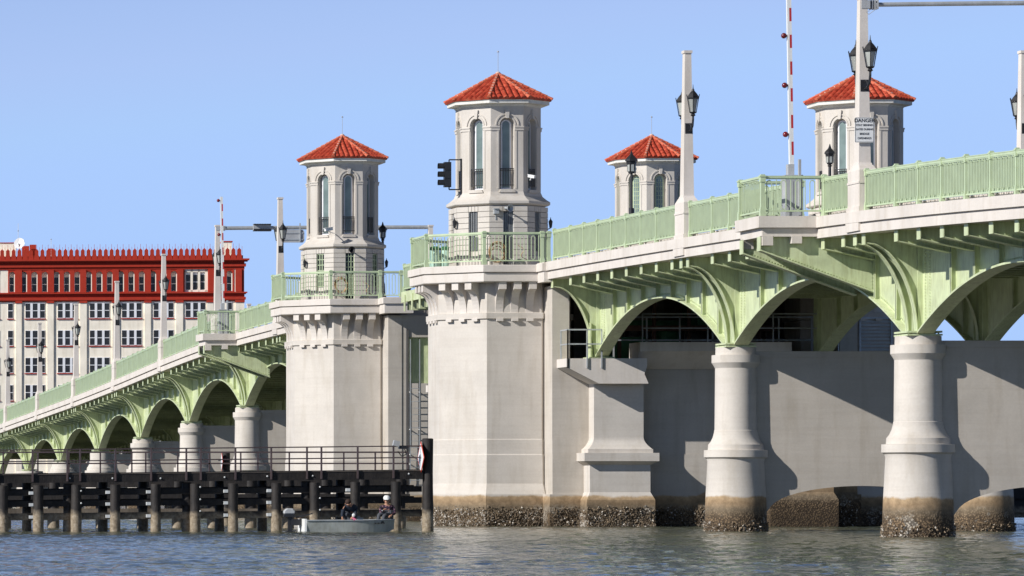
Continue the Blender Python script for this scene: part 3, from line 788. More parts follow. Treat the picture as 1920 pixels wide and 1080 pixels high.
def deck_rail(y0, y1, label, x=39.92, posts=None):
    t = empty('railing', (x, (y0+y1)/2, zr((y0+y1)/2)-1.15), label, 'railing', GR)
    if posts is None:
        posts = [p for a, b in SPANS for p in brY(a, b)+[]]+[y0+.06, y1-.06]
        posts = sorted(set(round(p, 3) for p in posts if y0+.04 <= p <= y1-.04))
        q = []
        for p in posts:
            if not q or p-q[-1] > .8: q.append(p)
        if y1-.06-q[-1] > .3: q.append(y1-.06)
        posts = q
    mb = MB(); strip(mb, lin(y0, y1, 8), x-.04, x+.04, lambda y: zr(y)-.085, lambda y: zr(y)-.02); strip(mb, lin(y0, y1, 8), x-.05, x+.05, lambda y: zr(y)-.02, lambda y: zr(y)+.005)
    strip(mb, lin(y0, y1, 8), x-.03, x+.03, lambda y: zr(y)-.115, lambda y: zr(y)-.086)
    mb.build('top_rail', M['rail'], t)
    mb = MB(); strip(mb, lin(y0, y1, 8), x-.035, x+.035, lambda y: zr(y)-1.04, lambda y: zr(y)-.995); mb.build('bottom_rail', M['rail'], t)
    mb = MB()
    for a, b in zip(posts, posts[1:]):
        balusters(mb, (x, a+.05, 0), (x, b-.05, 0), 0, 0) if False else None
        n = max(3, int((b-a)/.13)); 
        for i in range(n):
            y = a+.05+(b-a-.1)*(i+.5)/n; zt = zr(y)
            k = i % 3; lo, hi = (zt-1.0, zt-.10) if k == 0 else (zt-.93, zt-.18)
            mb.bar((x, y, lo), (x, y, hi), .036)
            if k == 1 and i+1 < n:
                y2 = a+.05+(b-a-.1)*(i+1.5)/n; r = (y2-y)/2
                for sg, z in ((1, hi), (-1, lo)):
                    mb.path([(x, (y+y2)/2-r*math.cos(math.pi*j/3), z+sg*r*math.sin(math.pi*j/3)) for j in range(4)], .036, 4)
    mb.build('balusters', M['rail'], t)
    for p in posts: post(t, x, p, zr(p)-1.16)
    return t
def flat_rail(pts, z, label, group, thick=.028, ht=1.22):           # pts: plan polyline, posts at every point
    c = sum((Vector((p[0], p[1], 0)) for p in pts), Vector())/len(pts)
    t = empty('railing', (c.x, c.y, z), label, 'railing', group)
    mb = MB(); br = MB()
    for a, b in zip(pts, pts[1:]):
        A, B = Vector((a[0], a[1], 0)), Vector((b[0], b[1], 0))
        mb.bar(A+Vector((0,0,z+ht-.05)), B+Vector((0,0,z+ht-.05)), .075, .07); br.bar(A+Vector((0,0,z+.15)), B+Vector((0,0,z+.15)), .05, .045)
        mb.bar(A+Vector((0,0,z+ht-.105)), B+Vector((0,0,z+ht-.105)), .03, .03)
    mb.build('top_rail', M['rail'], t); br.build('bottom_rail', M['rail'], t)
    mb = MB()
    for a, b in zip(pts, pts[1:]):
        A, B = Vector((a[0], a[1], 0)), Vector((b[0], b[1], 0)); d = (B-A).normalized()*.06
        balusters(mb, A+d, B-d, z+.17, z+ht-.13, th=thick)
    mb.build('balusters', M['rail'], t)
    for i, p in enumerate(pts): post(t, p[0], p[1], z, 1.25, ht/1.2)
    return t
deck_rail(147.55, 164.45, 'long green railing sloping up from the nearest tower to the tall lamp post')
deck_rail(134.3, 146.2, 'short green railing between the tall lamp post and the overlook with the barrier arm')
deck_rail(129.1, 131.7, 'narrow green railing panel just left of the post with the danger sign')
deck_rail(110.6, 127.8, 'green railing right of the danger sign post, running out of the photo')
deck_rail(202.0, 219.6, 'green railing of the farther span, partly behind the smaller left tower')
deck_rail(221.0, 231.2, 'green railing just left of the smaller left tower, beside its overlook')
deck_rail(233.5, 238.0, 'short green railing left of the distant overlook, in front of the red and cream building')
for i, (a, b) in enumerate(zip(PL[1:], PL[2:])):
    deck_rail(a+.65, b-.65, 'green railing of the far approach, %s bay left of the distant traffic pole' % ORD[i])
def octpts(cx, cy, ap, seq):
    return [(cx+ap/math.cos(math.pi/8)*math.cos(R(a)), cy+ap/math.cos(math.pi/8)*math.sin(R(a))) for a in seq]
for cx, cy, lab in ((38.9, 168.8, 'green balcony railing with looped bars round the nearest big tower'), (38.9, 198.2, 'green balcony railing with looped bars round the smaller left tower')):
    p = octpts(cx, cy, 3.0, (247.5, 202.5, 157.5, 112.5))
    front = [(39.83, cy-3.0), (38.9+1.24*0-(-0), cy-3.0)][:1]
    pts = [(40.05 if cy < YM else 40.72, cy-3.0), (39.8, cy-3.0)]+p+[(39.9, cy+3.0)]
    flat_rail(pts, 9.70, lab, 'tower balcony railings', .026)

# ------------------------------------------------ overlook platforms
def overlook(y0, y1, label, rl, wide=1.4):
    z = zr((y0+y1)/2)-1.15
    t = empty('overlook_platform', (39.0, (y0+y1)/2, z), label, 'platform', 'overlook platforms with barrier gates')
    mb = MB(); mb.box(38.00, 40.3, y0, y1, z-.34, z+.0)
    mb.build('slab', M['trim'], t)
    mb = MB(); mb.box(38.14, 40.2, y0+.12, y1-.1, z-.60, z-.345); 
    mb.box(38.14, 38.45, y0+.1, y0+.4, z-.86, z-.58); mb.box(39.0, 39.3, y0+.1, y0+.4, z-.80, z-.58); mb.box(38.14, 38.45, y1-.4, y1-.1, z-.86, z-.58)
    mb.build('beam', M['trim'], t)
    for y in (y0+.35, y1-.35):
        mb = MB(); zt = z-.60; prof = [(38.12,zt),(XW-.1,zt),(XW-.1,zt-1.62),(38.12,zt-.38)]
        mb.extrude([(x, y-.015, zz) for x, zz in prof], (0, .03, 0))
        mb.extrude([(38.12, y-.17, zt-.38), (XW-.1, y-.17, zt-1.62), (XW-.1, y-.17, zt-1.66), (38.12, y-.17, zt-.42)], (0, .34, 0)); mb.box(38.09, 38.12, y-.16, y+.16, zt-.42, zt)
        for i in range(1, 38):
            u = i/38; x = 38.12+(XW-.2-38.12)*u; zz = zt-.38-1.24*u+.07
            mb.box(x-.016, x+.016, y-.035, y-.015, zz-.016, zz+.016)
        for i in range(14):
            mb.box(XW-.19, XW-.16, y-.035, y-.015, zt-.2-i*.1, zt-.17-i*.1)
        mb.build('bracket', M['green'], t, fix=True)
    flat_rail([(39.95, y0+.12), (38.14, y0+.12), (38.14, y1-.12), (39.95, y1-.12)], z+.005, rl, 'overlook railings', .024, 1.2)
    return z
Z1 = overlook(131.75, 134.25, 'pale concrete overlook platform at the foot of the large raised barrier arm', 'open green overlook railing in front of the large grey gate cabinet')
Z2 = overlook(231.2, 233.5, 'small distant overlook platform in front of the red and cream building', 'open green overlook railing in front of the small distant barrier cabinet')

# ------------------------------------------------ lamp posts
def lamp_post(x, y, label, lanterns=True, group='tall concrete lamp posts on the bridge edge', hgt=4.98):
    z = zr(y); t = empty('lamp_post', (x, y, z-1.7), label, 'lamp post', group)
    mb = MB(); mb.box(x-.25, x+.22, y-.55, y+.55, z-1.70, z+.02); mb.box(x-.30, x+.25, y-.60, y+.60, z-1.72, z-1.38); mb.box(x-.28, x+.24, y-.58, y+.58, z-1.35, z-1.02)
    def fr(hx0, hy0, z0, hx1, hy1, z1):
        A = [(x-hx0,y-hy0,z0),(x+hx0,y-hy0,z0),(x+hx0,y+hy0,z0),(x-hx0,y+hy0,z0)]; B = [(x-hx1,y-hy1,z1),(x+hx1,y-hy1,z1),(x+hx1,y+hy1,z1),(x-hx1,y+hy1,z1)]
        k = len(mb.v); mb.v += A+B
        for g in ((0,3,2,1),(4,5,6,7),(0,1,5,4),(1,2,6,5),(2,3,7,6),(3,0,4,7)): mb.f.append(tuple(k+i for i in g)); mb.m.append(0)
    fr(.27,.57,z-.36,.27,.57,z-.30); fr(.245,.55,z+.02,.20,.34,z+.17); fr(.195,.30,z+.17,.185,.26,z+.24)
    mb.build('pedestal', M['trim'], t)
    mb = MB(); fr(.17,.235,z+.24,.105,.14,z+hgt-.06); fr(.135,.17,z+hgt-.06,.135,.17,z+hgt+.03)
    mb.build('shaft', M['trim'], t)
    if lanterns:
        for s in (-1, 1):
            cx, cy, zb = x+.02, y+s*.66, z+2.92; mb = MB()
            mb.box(x-.11, x+.13, y+s*.17-.03, y+s*.17+.03, z+2.28, z+2.62)
            mb.path([Vector((cx, y+s*.18, z+2.36)), Vector((cx, y+s*.42, z+2.38)), Vector((cx, y+s*.60, z+2.50)), Vector((cx, cy, z+2.70)), Vector((cx, cy, zb))], .07, 6)
            mb.path([Vector((cx, y+s*.18, z+2.58)), Vector((cx, y+s*.36, z+2.56)), Vector((cx, y+s*.46, z+2.44))], .05, 6)
            mb.lathe((cx, cy), [(.03,zb-.12),(.085,zb-.08),(.05,zb-.03),(.11,zb),(.125,zb+.03)], 8)
            for k in range(6):
                a = math.pi/3*k+.26; v = Vector((math.cos(a), math.sin(a), 0))
                mb.bar(Vector((cx,cy,zb+.02))+v*.115, Vector((cx,cy,zb+.47))+v*.20, .02)
                mb.bar(Vector((cx,cy,zb+.46))+v*.20, Vector((cx,cy,zb+.60))+v*.235, .016)
            mb.lathe((cx, cy), [(.215,zb+.46),(.225,zb+.50),(.14,zb+.62),(.05,zb+.72),(.045,zb+.76),(.02,zb+.79),(.006,zb+.93)], 6, .26)
            ln = mb.build('lantern', M['black'], t)
            mb = MB(); mb.lathe((cx, cy), [(.09,zb+.03),(.17,zb+.45)], 6, .26); mb.build('lantern_glass', M['lglass'], ln)
    return t
lamp_post(40.0, 146.85, 'tall pale obelisk lamp post right of the nearest tower, black twin lanterns')
lpA = lamp_post(40.0, 128.4, 'tallest pale post, with danger sign, twin lanterns and the metal traffic arm reaching right', hgt=5.0)
lamp_post(51.02, 146.85, 'pale lamp post cut by the right edge of the photo, black lantern on its left')
lamp_post(40.0, 220.3, 'pale lamp post just left of the smaller left tower, before the grey sign back')
lamp_post(40.0, 238.7, 'pale pole beside the small barrier, holding the left end of the distant traffic arm')
for i, y in enumerate(PL[2:-1]):
    lamp_post(40.0, y, ['lamp post first left of the distant traffic pole',
      'lamp post second left of the distant traffic pole, before the cream facade', 'thin lamp post third left of the distant traffic pole',
      'thin lamp post fourth left of the distant traffic pole', 'leftmost slim lamp post, by the left edge of the photo', 'lamp post past the left edge of the photo'][i])
lamp_post(mxx(39.95), 238.7, 'pale far side pole holding the right end of the distant traffic arm')
lamp_post(mxx(39.95), 294.1, 'far side lamp post peeping over the railing right of the red building')
lamp_post(mxx(39.95), 275.6, 'far side lamp post hidden behind the smaller left tower balcony')

# black post lamps by the towers
def post_lamp(x, y, ztop, zbase, label, base=False):
    t = empty('post_lamp', (x, y, zbase), label, 'lamp', 'black post lamps beside the towers')
    mb = MB(); mb.lathe((x, y), [(.20,zbase),(.20,zbase+.3),(.12,zbase+.4),(.10,zbase+.9),(.07,zbase+1.0),(.055,ztop-.75),(.09,ztop-.72),(.05,ztop-.66)], 10)
    if base:
        mb.lathe((x, y), [(.46,zbase),(.46,zbase+2.75),(.36,zbase+2.9),(.30,zbase+3.1),(.46,zbase+3.2),(.40,zbase+3.4),(.12,zbase+3.6),(.12,zbase+3.9)], 12)
        for s in (-1, 1): mb.bar((x+s*.2, y-.1, zbase+3.0), (x+s*1.7, y-.1, zbase+.9), .14); mb.bar((x+s*.3,y-.1,zbase+2.0),(x+s*1.0,y-.1,zbase+1.8),.1)
    mb.build('pole', M['black'], t); k = 1.35 if base else 1
    mb = MB(); mb.lathe((x, y), [(.10*k,ztop-.66*k),(.17*k,ztop-.28*k),(.21*k,ztop-.27*k),(.19*k,ztop-.2*k),(.06*k,ztop-.06*k),(.01,ztop+.1)], 6)
    ln = mb.build('lantern', M['black'], t)
    mb = MB(); 
    for a in range(6):
        u = Vector((math.cos(R(60*a+30)), math.sin(R(60*a+30)), 0)); w = Vector((-u.y, u.x, 0))
        mb.obox(Vector((x,y,ztop-.47*k))+u*.128*k, u, w, Vector((0,0,1)), .004, .045*k, .13*k)
    mb.build('lantern_glass', M['lglass'], ln)
post_lamp(50.57, 166.2, 14.1, 9.7, 'short black post lamp in front of the right big tower')
post_lamp(50.57, 194.5, 16.0, 9.7, 'stout black post lamp with slanted struts in front of the small distant tower', True)
post_lamp(41.1, 201.0, 13.3, 9.7, 'black post lamp close right of the smaller left tower')
post_lamp(41.4, 197.0, 10.8, 9.7, 'low black bollard light at the foot of the smaller left tower')

# ------------------------------------------------ barrier gates
def barrier(x, y, z, top, label, nlt, z0=None):
    t = empty('barrier_gate', (x, y, z), label, 'barrier gate', 'raised drawbridge barriers')
    mb = MB(); mb.box(x-.28, x+.22, y-.25, y+.25, z, z+1.25); mb.box(x-.30,x+.24,y-.27,y+.27,z+1.25,z+1.29); mb.box(x-.16, x+.02, y-.12, y+.12, z+1.28, z+1.62); mb.box(x+.10, x+.17, y-.3, y-.2, z+.1, z+1.75); mb.box(x-.27,x-.05,y-.26,y-.252,z+.2,z+1.1)
    mb.build('cabinet', M['grey'], t)
    mb = MB(); lean = .1; n = 15; x1 = x-.03; hgt = top-(z+1.5)
    for k in range(n):
        mb.mi = 1 if k % 2 else 0
        f0, f1 = k/n, (k+1)/n; p0 = (x1-lean*f0, y, z+1.5+hgt*f0); p1 = (x1-lean*f1, y, z+1.5+hgt*f1)
        mb.mi = 0; mb.bar((p0[0]-.035,)+p0[1:], (p1[0]-.035,)+p1[1:], .06, .10)
        mb.mi = 1 if (k % 2 == 1) else 0; mb.bar((p0[0]+.03,)+p0[1:], (p1[0]+.03,)+p1[1:], .066, .10)
    mb.mi = 0
    mb.build('arm', [M['white'], M['red']], t)
    for zz in nlt:
        f = (zz-z-1.5)/hgt; mb = MB(); c = (x1-lean*f-.16, y, zz); mb.ball(c, .085, 12); mb.bar((c[0], y, zz), (c[0]+.12, y, zz), .05); mb.build('warning_light', M['redlight'], t, smooth=True)
M['redlight'] = glassmat('dark_red_lens', (.16,.008,.012), .25)
zz = lambda y, Y: H+(920-y)*Y/F
barrier(39.42, 133.2, Z1, zz(-60, 133.2), 'large raised red and white barrier arm on the right overlook', [zz(252,133.2), zz(160,133.2), zz(67,133.2)])
barrier(39.28, 232.4, Z2, zz(369, 232.4), 'small distant raised red and white barrier arm before the red and cream building', [zz(376,232.4), zz(440,232.4)])

# ------------------------------------------------ traffic arms, signals, signs
def text(body, size, loc, mat, parent, rot=(R(90),0,0), bold=.0):
    cu = bpy.data.curves.new('lettering', 'FONT'); cu.body = body; cu.size = size; cu.align_x = 'CENTER'; cu.align_y = 'CENTER'; cu.extrude = .002; cu.offset = bold
    ob = bpy.data.objects.new('lettering', cu); scene.collection.objects.link(ob)
    dg = bpy.context.evaluated_depsgraph_get(); me = bpy.data.meshes.new_from_object(ob.evaluated_get(dg)); bpy.data.objects.remove(ob)
    o = bpy.data.objects.new('lettering', me); scene.collection.objects.link(o); me.materials.clear(); me.materials.append(mat)
    o.parent = parent; o.location = Vector(loc)-wloc(parent); o.rotation_euler = rot; return o
def arm(x0, x1, y, z0, z1, r0, r1, label):
    t = empty('mast_arm', (x0, y, z0), label, 'traffic arm')
    mb = MB(); n = 12; pr = []
    for i in range(13):
        f = i/12; x = x0+(x1-x0)*f; z = z0+(z1-z0)*(1-(1-f)**2); r = r0+(r1-r0)*f; pr.append((x, z, r))
    for (xa,za,ra),(xb,zb_,rb) in zip(pr, pr[1:]):
        for k in range(n):
            a, b = 2*math.pi*k/n, 2*math.pi*(k+1)/n
            mb.quad((xa,y+ra*math.cos(a),za+ra*math.sin(a)),(xb,y+rb*math.cos(a),zb_+rb*math.sin(a)),(xb,y+rb*math.cos(b),zb_+rb*math.sin(b)),(xa,y+ra*math.cos(b),za+ra*math.sin(b)))
    mb.build('tube', M['galv'], t, smooth=True, sharp=60, fix=True)
    mb = MB()
    for dx in (.12, .20, .28): mb.box(x0+dx-.02, x0+dx+.02, y-.13, y+.13, z0-.13, z0+.13)
    mb.box(x0-.2, x0+.05, y-.16, y+.16, z0-.12, z0+.12)
    mb.build('flange', M['grey'], t); return t
t = arm(40.13, 51.2, 128.4, zz(9,128.4), zz(4,128.4), .062, .075, 'long grey metal traffic arm reaching right from the danger sign post along the top edge')
mb = MB(); c = PX(1634, 22, 128.2); mb.path([Vector((40.35,128.2,c.z+.25)), Vector((40.36,128.2,c.z+.1)), c+Vector((-.08,0,-.08)), c+Vector((-.15,0,0)), c+Vector((-.05,0,.03))], .018, 5); mb.build('cable', M['grey'], t)
t = arm(40.1, 51.25, 238.7, zz(428,238.7), zz(426,238.7), .10, .10, 'thin grey traffic arm spanning the road beyond the smaller left tower')
x0, x1 = PX(475,0,238.4).x, PX(508,0,238.4).x; zc = zz(426.5, 238.4)
sg = empty('traffic_signal', ((x0+x1)/2, 238.3, zc), 'dark horizontal signal head mounted on the distant traffic arm', 'traffic signal')
mb = MB(); mb.box(x0, x1, 238.35, 238.55, zc-.15, zc+.15); mb.build('housing', M['grey'], sg)
mb = MB()
for k in range(7):
    xx = x0+(x1-x0)*(k+.5)/7; mb.box(xx-.05, xx+.05, 238.2, 238.6, zc+.14, zc+.19); mb.box(xx-.06, xx+.06, 238.2, 238.6, zc-.20, zc-.08)
mb.build('visors', M['black'], sg)
x0, x1 = PX(520,0,238.2).x, PX(570,0,238.2).x; z0, z1 = zz(455,238.2), zz(431,238.2)
sg = empty('road_sign', ((x0+x1)/2, 238.1, z0), 'grey back of a wide rounded road sign hanging from the distant traffic arm', 'sign')
mb = MB(); r = .13
pts = []
for cx, cz, a0 in ((x1-r,z0+r,-90),(x1-r,z1-r,0),(x0+r,z1-r,90),(x0+r,z0+r,180)):
    for k in range(5): a = R(a0+22.5*k); pts.append((cx+r*math.cos(a), 238.1, cz+r*math.sin(a)))
mb.extrude(pts, (0,.03,0)); mb.build('panel', M['grey'], sg, fix=True)
mb = MB(); xx = PX(563,0,238).x; mb.box(xx-.03, xx+.03, 238.04, 238.1, z0+.05, z1+.35); mb.box(x0+.04, x1-.04, 238.07, 238.1, z1-.2, z1-.14); mb.box(x0+.04,x1-.04,238.07,238.1,z0+.14,z0+.2); mb.build('support', M['galv'], sg)

# danger sign on the tall post
c = PX(1625, 242.5, 127.9); W2, H2 = .275, .36; ys = 128.4-.30
sg = empty('danger_sign', (c.x, ys, c.z), 'white danger sign on the tall post at right', 'sign')
mb = MB(); r = .04; pts = []
for cx, cz, a0 in ((W2-r,-H2+r,-90),(W2-r,H2-r,0),(-W2+r,H2-r,90),(-W2+r,-H2+r,180)):
    for k in range(4): a = R(a0+30*k); pts.append((c.x+cx+r*math.cos(a), ys, c.z+cz+r*math.sin(a)))
mb.extrude(pts, (0, .012, 0)); mb.build('plate', M['white'], sg, fix=True)
mb = MB()
for a, b in (((-W2+.012,-H2+.012),(W2-.012,-H2+.022)),((-W2+.012,H2-.022),(W2-.012,H2-.012)),((-W2+.012,-H2+.012),(-W2+.022,H2-.012)),((W2-.022,-H2+.012),(W2-.012,H2-.012))):
    mb.box(c.x+a[0], c.x+b[0], ys-.002, ys, c.z+a[1], c.z+b[1])
mb.build('border', M['black'], sg)
mb = MB(); mb.box(c.x-.14, c.x-.1, ys+.012, 128.4-.1, c.z+.2, c.z+.24); mb.box(c.x-.14, c.x-.1, ys+.012, 128.4-.1, c.z-.24, c.z-.2); mb.build('mount', M['galv'], sg)
for i, (s, sz) in enumerate((('DANGER', .145), ('STAY BEHIND', .078), ('GATES DURING', .074), ('BRIDGE', .082), ('OPENINGS', .082))):
    text(s, sz, (c.x, ys-.002, c.z+(.265, .135, .015, -.115, -.24)[i]), M['black'], sg, bold=.003 if i == 0 else .0015)

# traffic signal left of the nearest tower
c = PX(837, 327.5, 168.3); sg = empty('traffic_signal', tuple(c), 'black three lamp traffic signal bracketed to the left side of the nearest tower', 'traffic signal')
mb = MB(); mb.box(c.x-.09, c.x+.16, c.y-.12, c.y+.12, c.z-.47, c.z+.47)
for k in (-.31, 0, .31): mb.box(c.x-.085, c.x+.155, c.y-.14, c.y+.14, c.z+k-.135, c.z+k+.135)
mb.build('housing', M['black'], sg)
for k in (-.31, 0, .31):
    mb = MB(); n = 14
    for j in range(n):
        a, b = R(-40+260*j/n), R(-40+260*(j+1)/n); q = lambda t_, x_: (x_, c.y+.125*math.cos(t_), c.z+k+.125*math.sin(t_))
        mb.quad(q(a, c.x-.09), q(b, c.x-.09), q(b, c.x-.31), q(a, c.x-.31))
    mb.build('visor', M['black'], sg)
mb = MB(); xt = 38.86-1.47
mb.path([Vector((c.x+.1,c.y,c.z+.47)), Vector((c.x+.1,c.y,c.z+.56)), Vector((xt+.02,c.y,c.z+.56))], .05); mb.path([Vector((c.x+.1,c.y,c.z-.47)), Vector((c.x+.1,c.y,c.z-.56)), Vector((xt+.02,c.y,c.z-.56))], .05)
mb.bar((xt-.03, c.y, c.z-.75), (xt-.03, c.y, c.z+.6), .06); mb.build('mounting_arm', M['black'], sg)

# cameras and loudspeakers
def cctv(p, d, label, s=1.0, mat='white', arm_to=None):
    t = empty('security_camera', tuple(p), label, 'camera', 'small devices mounted on the towers'); d = Vector(d).normalized()
    a = d.cross(Vector((0,0,1))).normalized(); u = a.cross(d); mb = MB()
    mb.obox(p, d, a, u, .17*s, .06*s, .055*s); mb.obox(p+u*.065*s, d, a, u, .20*s, .075*s, .008*s); mb.build('housing', M[mat], t)
    mb = MB(); mb.path([p-u*.05, p-u*.13+d*-.05, Vector(arm_to) if arm_to else p-u*.13-d*.3], .04); mb.build('mount', M[mat], t)
def horn(p, d, label, s=1.0, mat='grey', back=None):
    t = empty('loudspeaker', tuple(p), label, 'loudspeaker', 'small devices mounted on the towers'); d = Vector(d).normalized()
    a = d.cross(Vector((0,0,1))).normalized(); u = a.cross(d); mb = MB(); rings = [(-.20,.05),(-.10,.055),(-.02,.09),(.05,.15),(.06,.155),(.05,.13),(-.02,.06)]
    n = 16
    for (d0,r0),(d1,r1) in zip(rings, rings[1:]):
        for k in range(n):
            t0, t1 = 2*math.pi*k/n, 2*math.pi*(k+1)/n; Q = lambda dd, rr, tt: p+d*dd*s+(a*math.cos(tt)+u*math.sin(tt))*rr*s
            mb.quad(Q(d0,r0,t0), Q(d0,r0,t1), Q(d1,r1,t1), Q(d1,r1,t0))
    mb.build('horn', M[mat], t, smooth=True, sharp=50)
    mb = MB(); mb.bar(p-d*.12*s, back, .04); mb.build('mount', M['black'], t)
p = PX(997, 331, 167.2); cctv(p, (.6,-.75,-.2), 'white camera on the right shaded face of the nearest tower', .85, arm_to=(p.x+.1, 167.75, p.z-.1))
p = PX(955, 390, 166.6); horn(p, (.55,-.8,-.05), 'grey horn loudspeaker above the nearest tower door', 1.0, 'galv', (p.x-.05, 167.2, p.z))
p = PX(932, 396, 166.85); 
t = empty('junction_box', tuple(p), 'small grey box on the wall left of the horn loudspeaker', 'box'); mb = MB(); mb.box(p.x-.09,p.x+.09,166.9,167.12,p.z-.09,p.z+.09); mb.box(p.x-.11,p.x+.11,166.85,167.12,p.z+.09,p.z+.11); mb.build('housing', M['galv'], t); mb = MB(); mb.bar((p.x,167.08,p.z-.09),(p.x,167.08,p.z-.3),.03); mb.build('conduit', M['galv'], t)
p = PX(616, 430, 196.3); cctv(p, (-.9,-.4,-.15), 'white camera under the tall window of the smaller left tower', 1.1, arm_to=(p.x+.35, 196.8, p.z-.15))
p = PX(659, 468, 196.2); horn(p, (.2,-1,-.05), 'black round loudspeaker on the smaller left tower above its door', .95, 'black', (p.x, 196.6, p.z))
# hoses, bags and bins on the balconies
def coil(c, r, label, n=9):
    t = empty('hose_coil', tuple(c), label, 'hose'); mb = MB()
    for k in range(n):
        rr = r*random.uniform(.72, 1.08); dy = random.uniform(-.06, .06); dx, dz = random.uniform(-.05,.05), -r+rr*.98+random.uniform(-.02,.03)
        mb.path([Vector((c.x+dx+rr*.82*math.cos(2*math.pi*j/20), c.y+dy+.03*math.sin(j), c.z+dz+rr*math.sin(2*math.pi*j/20))) for j in range(21)], .022, 5)
    mb.build('loops', M['hose'], t)
coil(PX(932, 473, 166.3), .36, 'tan hose coiled behind the nearest balcony railing'); coil(PX(640, 534, 195.7), .32, 'tan hose coiled behind the smaller tower balcony railing')
def sack(c, w, label):
    t = empty('canvas_sack', tuple(c), label, 'bag'); mb = MB(); rnd = random.Random(3)
    prof = [(.9,0),(1,.08),(.95,.2),(.7,.32),(.35,.42),(.2,.46)]; n = 12; k0 = 0
    for (r, z) in prof:
        for i in range(n):
            q = r*w*rnd.uniform(.85,1.12); mb.v.append((c.x+q*math.cos(2*math.pi*i/n), c.y+q*.6*math.sin(2*math.pi*i/n), c.z+z*w*2))
    for k in range(len(prof)-1):
        for i in range(n): j = (i+1)%n; mb.f.append((k*n+i,k*n+j,(k+1)*n+j,(k+1)*n+i)); mb.m.append(0)
    mb.f.append(tuple(5*n+i for i in range(n))); mb.m.append(0); mb.build('bag', M['cloth'], t, smooth=True, sharp=60)
    mb = MB(); mb.path([Vector((c.x-.05+.14*math.sin(j*.7)+.04*j, c.y-.05, c.z+.75-.06*j)) for j in range(11)], .03, 5); mb.build('rope', M['hose'], t)
sack(Vector((PX(974,0,166.4).x, 166.5, 9.70)), .27, 'pale canvas sack with rope beside the tan hose of the nearest tower'); sack(Vector((PX(684,0,195.8).x, 195.9, 9.70)), .22, 'pale canvas sack behind the smaller tower railing')
for i, (px, lab) in enumerate(((815, 'mint green bin behind the nearest balcony railing, left one'), (835, 'mint green bin behind the nearest balcony railing, right one beside the tower'))):
    p = PX(px, 0, 169.6); t = empty('bin', (p.x, 169.6, 9.70), lab, 'bin', 'mint green bins on the nearest balcony'); mb = MB()
    mb.lathe((p.x, 169.6), [(.17,9.70),(.19,9.75),(.20,10.30),(.19,10.45)], 14); mb.build('drum', M['mint'], t, smooth=True)
    mb = MB(); mb.lathe((p.x, 169.6), [(.21,10.44),(.21,10.52),(.12,10.58)], 14); mb.build('lid', M['dkgreen'], t)

# ------------------------------------------------ drawbridge leaves
for k, (a, b) in enumerate(((172.0, 183.45), (183.55, 190.8))):
    t = empty('bascule_leaf', (XM, (a+b)/2, 9.0), ('near', 'far')[k]+' leaf of the drawbridge, green steel seen in the gap between the two left towers', 'drawbridge leaf'); ys = lin(a, b, 6)
    mb = MB(); strip(mb, ys, 39.9, mxx(39.9), lambda y: zr(y)-1.35, lambda y: zr(y)-1.2); mb.build('deck', M['galv'], t)
    for T in (lambda x: x, mxx):
        mb = MB(); strip(mb, ys, *sorted((T(42.6), T(42.64))), lambda y: zr(y)-2.4-(.9*((y-YM)/11.5)**2), lambda y: zr(y)-1.36)
        strip(mb, ys, *sorted((T(42.45), T(42.8))), lambda y: zr(y)-2.45-(.9*((y-YM)/11.5)**2), lambda y: zr(y)-2.4-(.9*((y-YM)/11.5)**2)); mb.build('main_girder', M['green'], t)
        mb = MB(); strip(mb, ys, *sorted((T(39.8), T(39.88))), lambda y: zr(y)-1.6, lambda y: zr(y)-1.15); mb.build('edge_plate', M['green'], t)
    mb = MB(); y = a+.4
    while y < b: mb.box(39.89, mxx(39.89), y-.03, y+.03, zr(y)-1.95, zr(y)-1.36); mb.box(39.75, 39.79, y-.10, y+.10, zr(y)-2.0, zr(y)-1.3); y += 1.5
    mb.build('floor_beams', M['green'], t)
    deck_rail(a+.1, b-.05, ('near', 'far')[k]+' drawbridge leaf railing, green, seen between the two left towers')
# ================================================================= things around the pier
# maintenance platform railings
def pipe_rail(parent, pts, z, ht, r=.045, mid=True, mat='galv', name='guard_rail'):
    mb = MB()
    for p in pts: mb.bar((p[0],p[1],z-.35), (p[0],p[1],z+ht), r)
    for a, b in zip(pts, pts[1:]):
        for h in ((ht, ht*.5) if mid else (ht,)): mb.bar((a[0],a[1],z+h), (b[0],b[1],z+h), r)
    return mb.build(name, M[mat], parent)
t = empty('maintenance_railing', (41.0, 163.8, 6.17), 'small galvanised guard rail on the bearing shelf right of the nearest tower pier', 'guard rail')
pipe_rail(t, [(40.28,163.85),(40.25,163.75),(40.95,163.72),(41.48,163.72)], 6.17, 1.05, .05); pipe_rail(t, [(40.28,164.9),(40.25,163.75)], 6.17, 1.05, .05)
t = empty('chamber_railing', (44, 166, 6.17), 'long thin guard rail in the dark opening under the nearest span', 'guard rail')
pipe_rail(t, [(42.4+k*1.22, 165.6) for k in range(8)], 6.05, 1.7, .05); pipe_rail(t, [(43.2+k*2.4, 164.6) for k in range(4)], 6.78, 1.05, .04)
t = empty('machinery', (45, 168, 6.0), 'dark green drive machinery inside the tower pier opening', 'machinery')
mb = MB(); mb.box(43.0,44.2,168.0,169.2,6.02,7.1); mb.box(46.0,48.2,167.5,169.5,7.4,8.4); mb.lathe((45.2,168.6),[(.5,6.02),(.5,7.3),(.3,7.5)],16); mb.box(42.9,48.6,168.8,169.0,7.55,7.75); mb.build('gearbox', M['dkgreen'], t)
mb = MB()
for k in range(5): mb.box(43.0+k*1.3,43.12+k*1.3,167.3,167.42,6.02,8.9)
mb.box(42.8,48.9,167.2,167.45,7.3,7.5); mb.build('frame', M['bred2'], t)
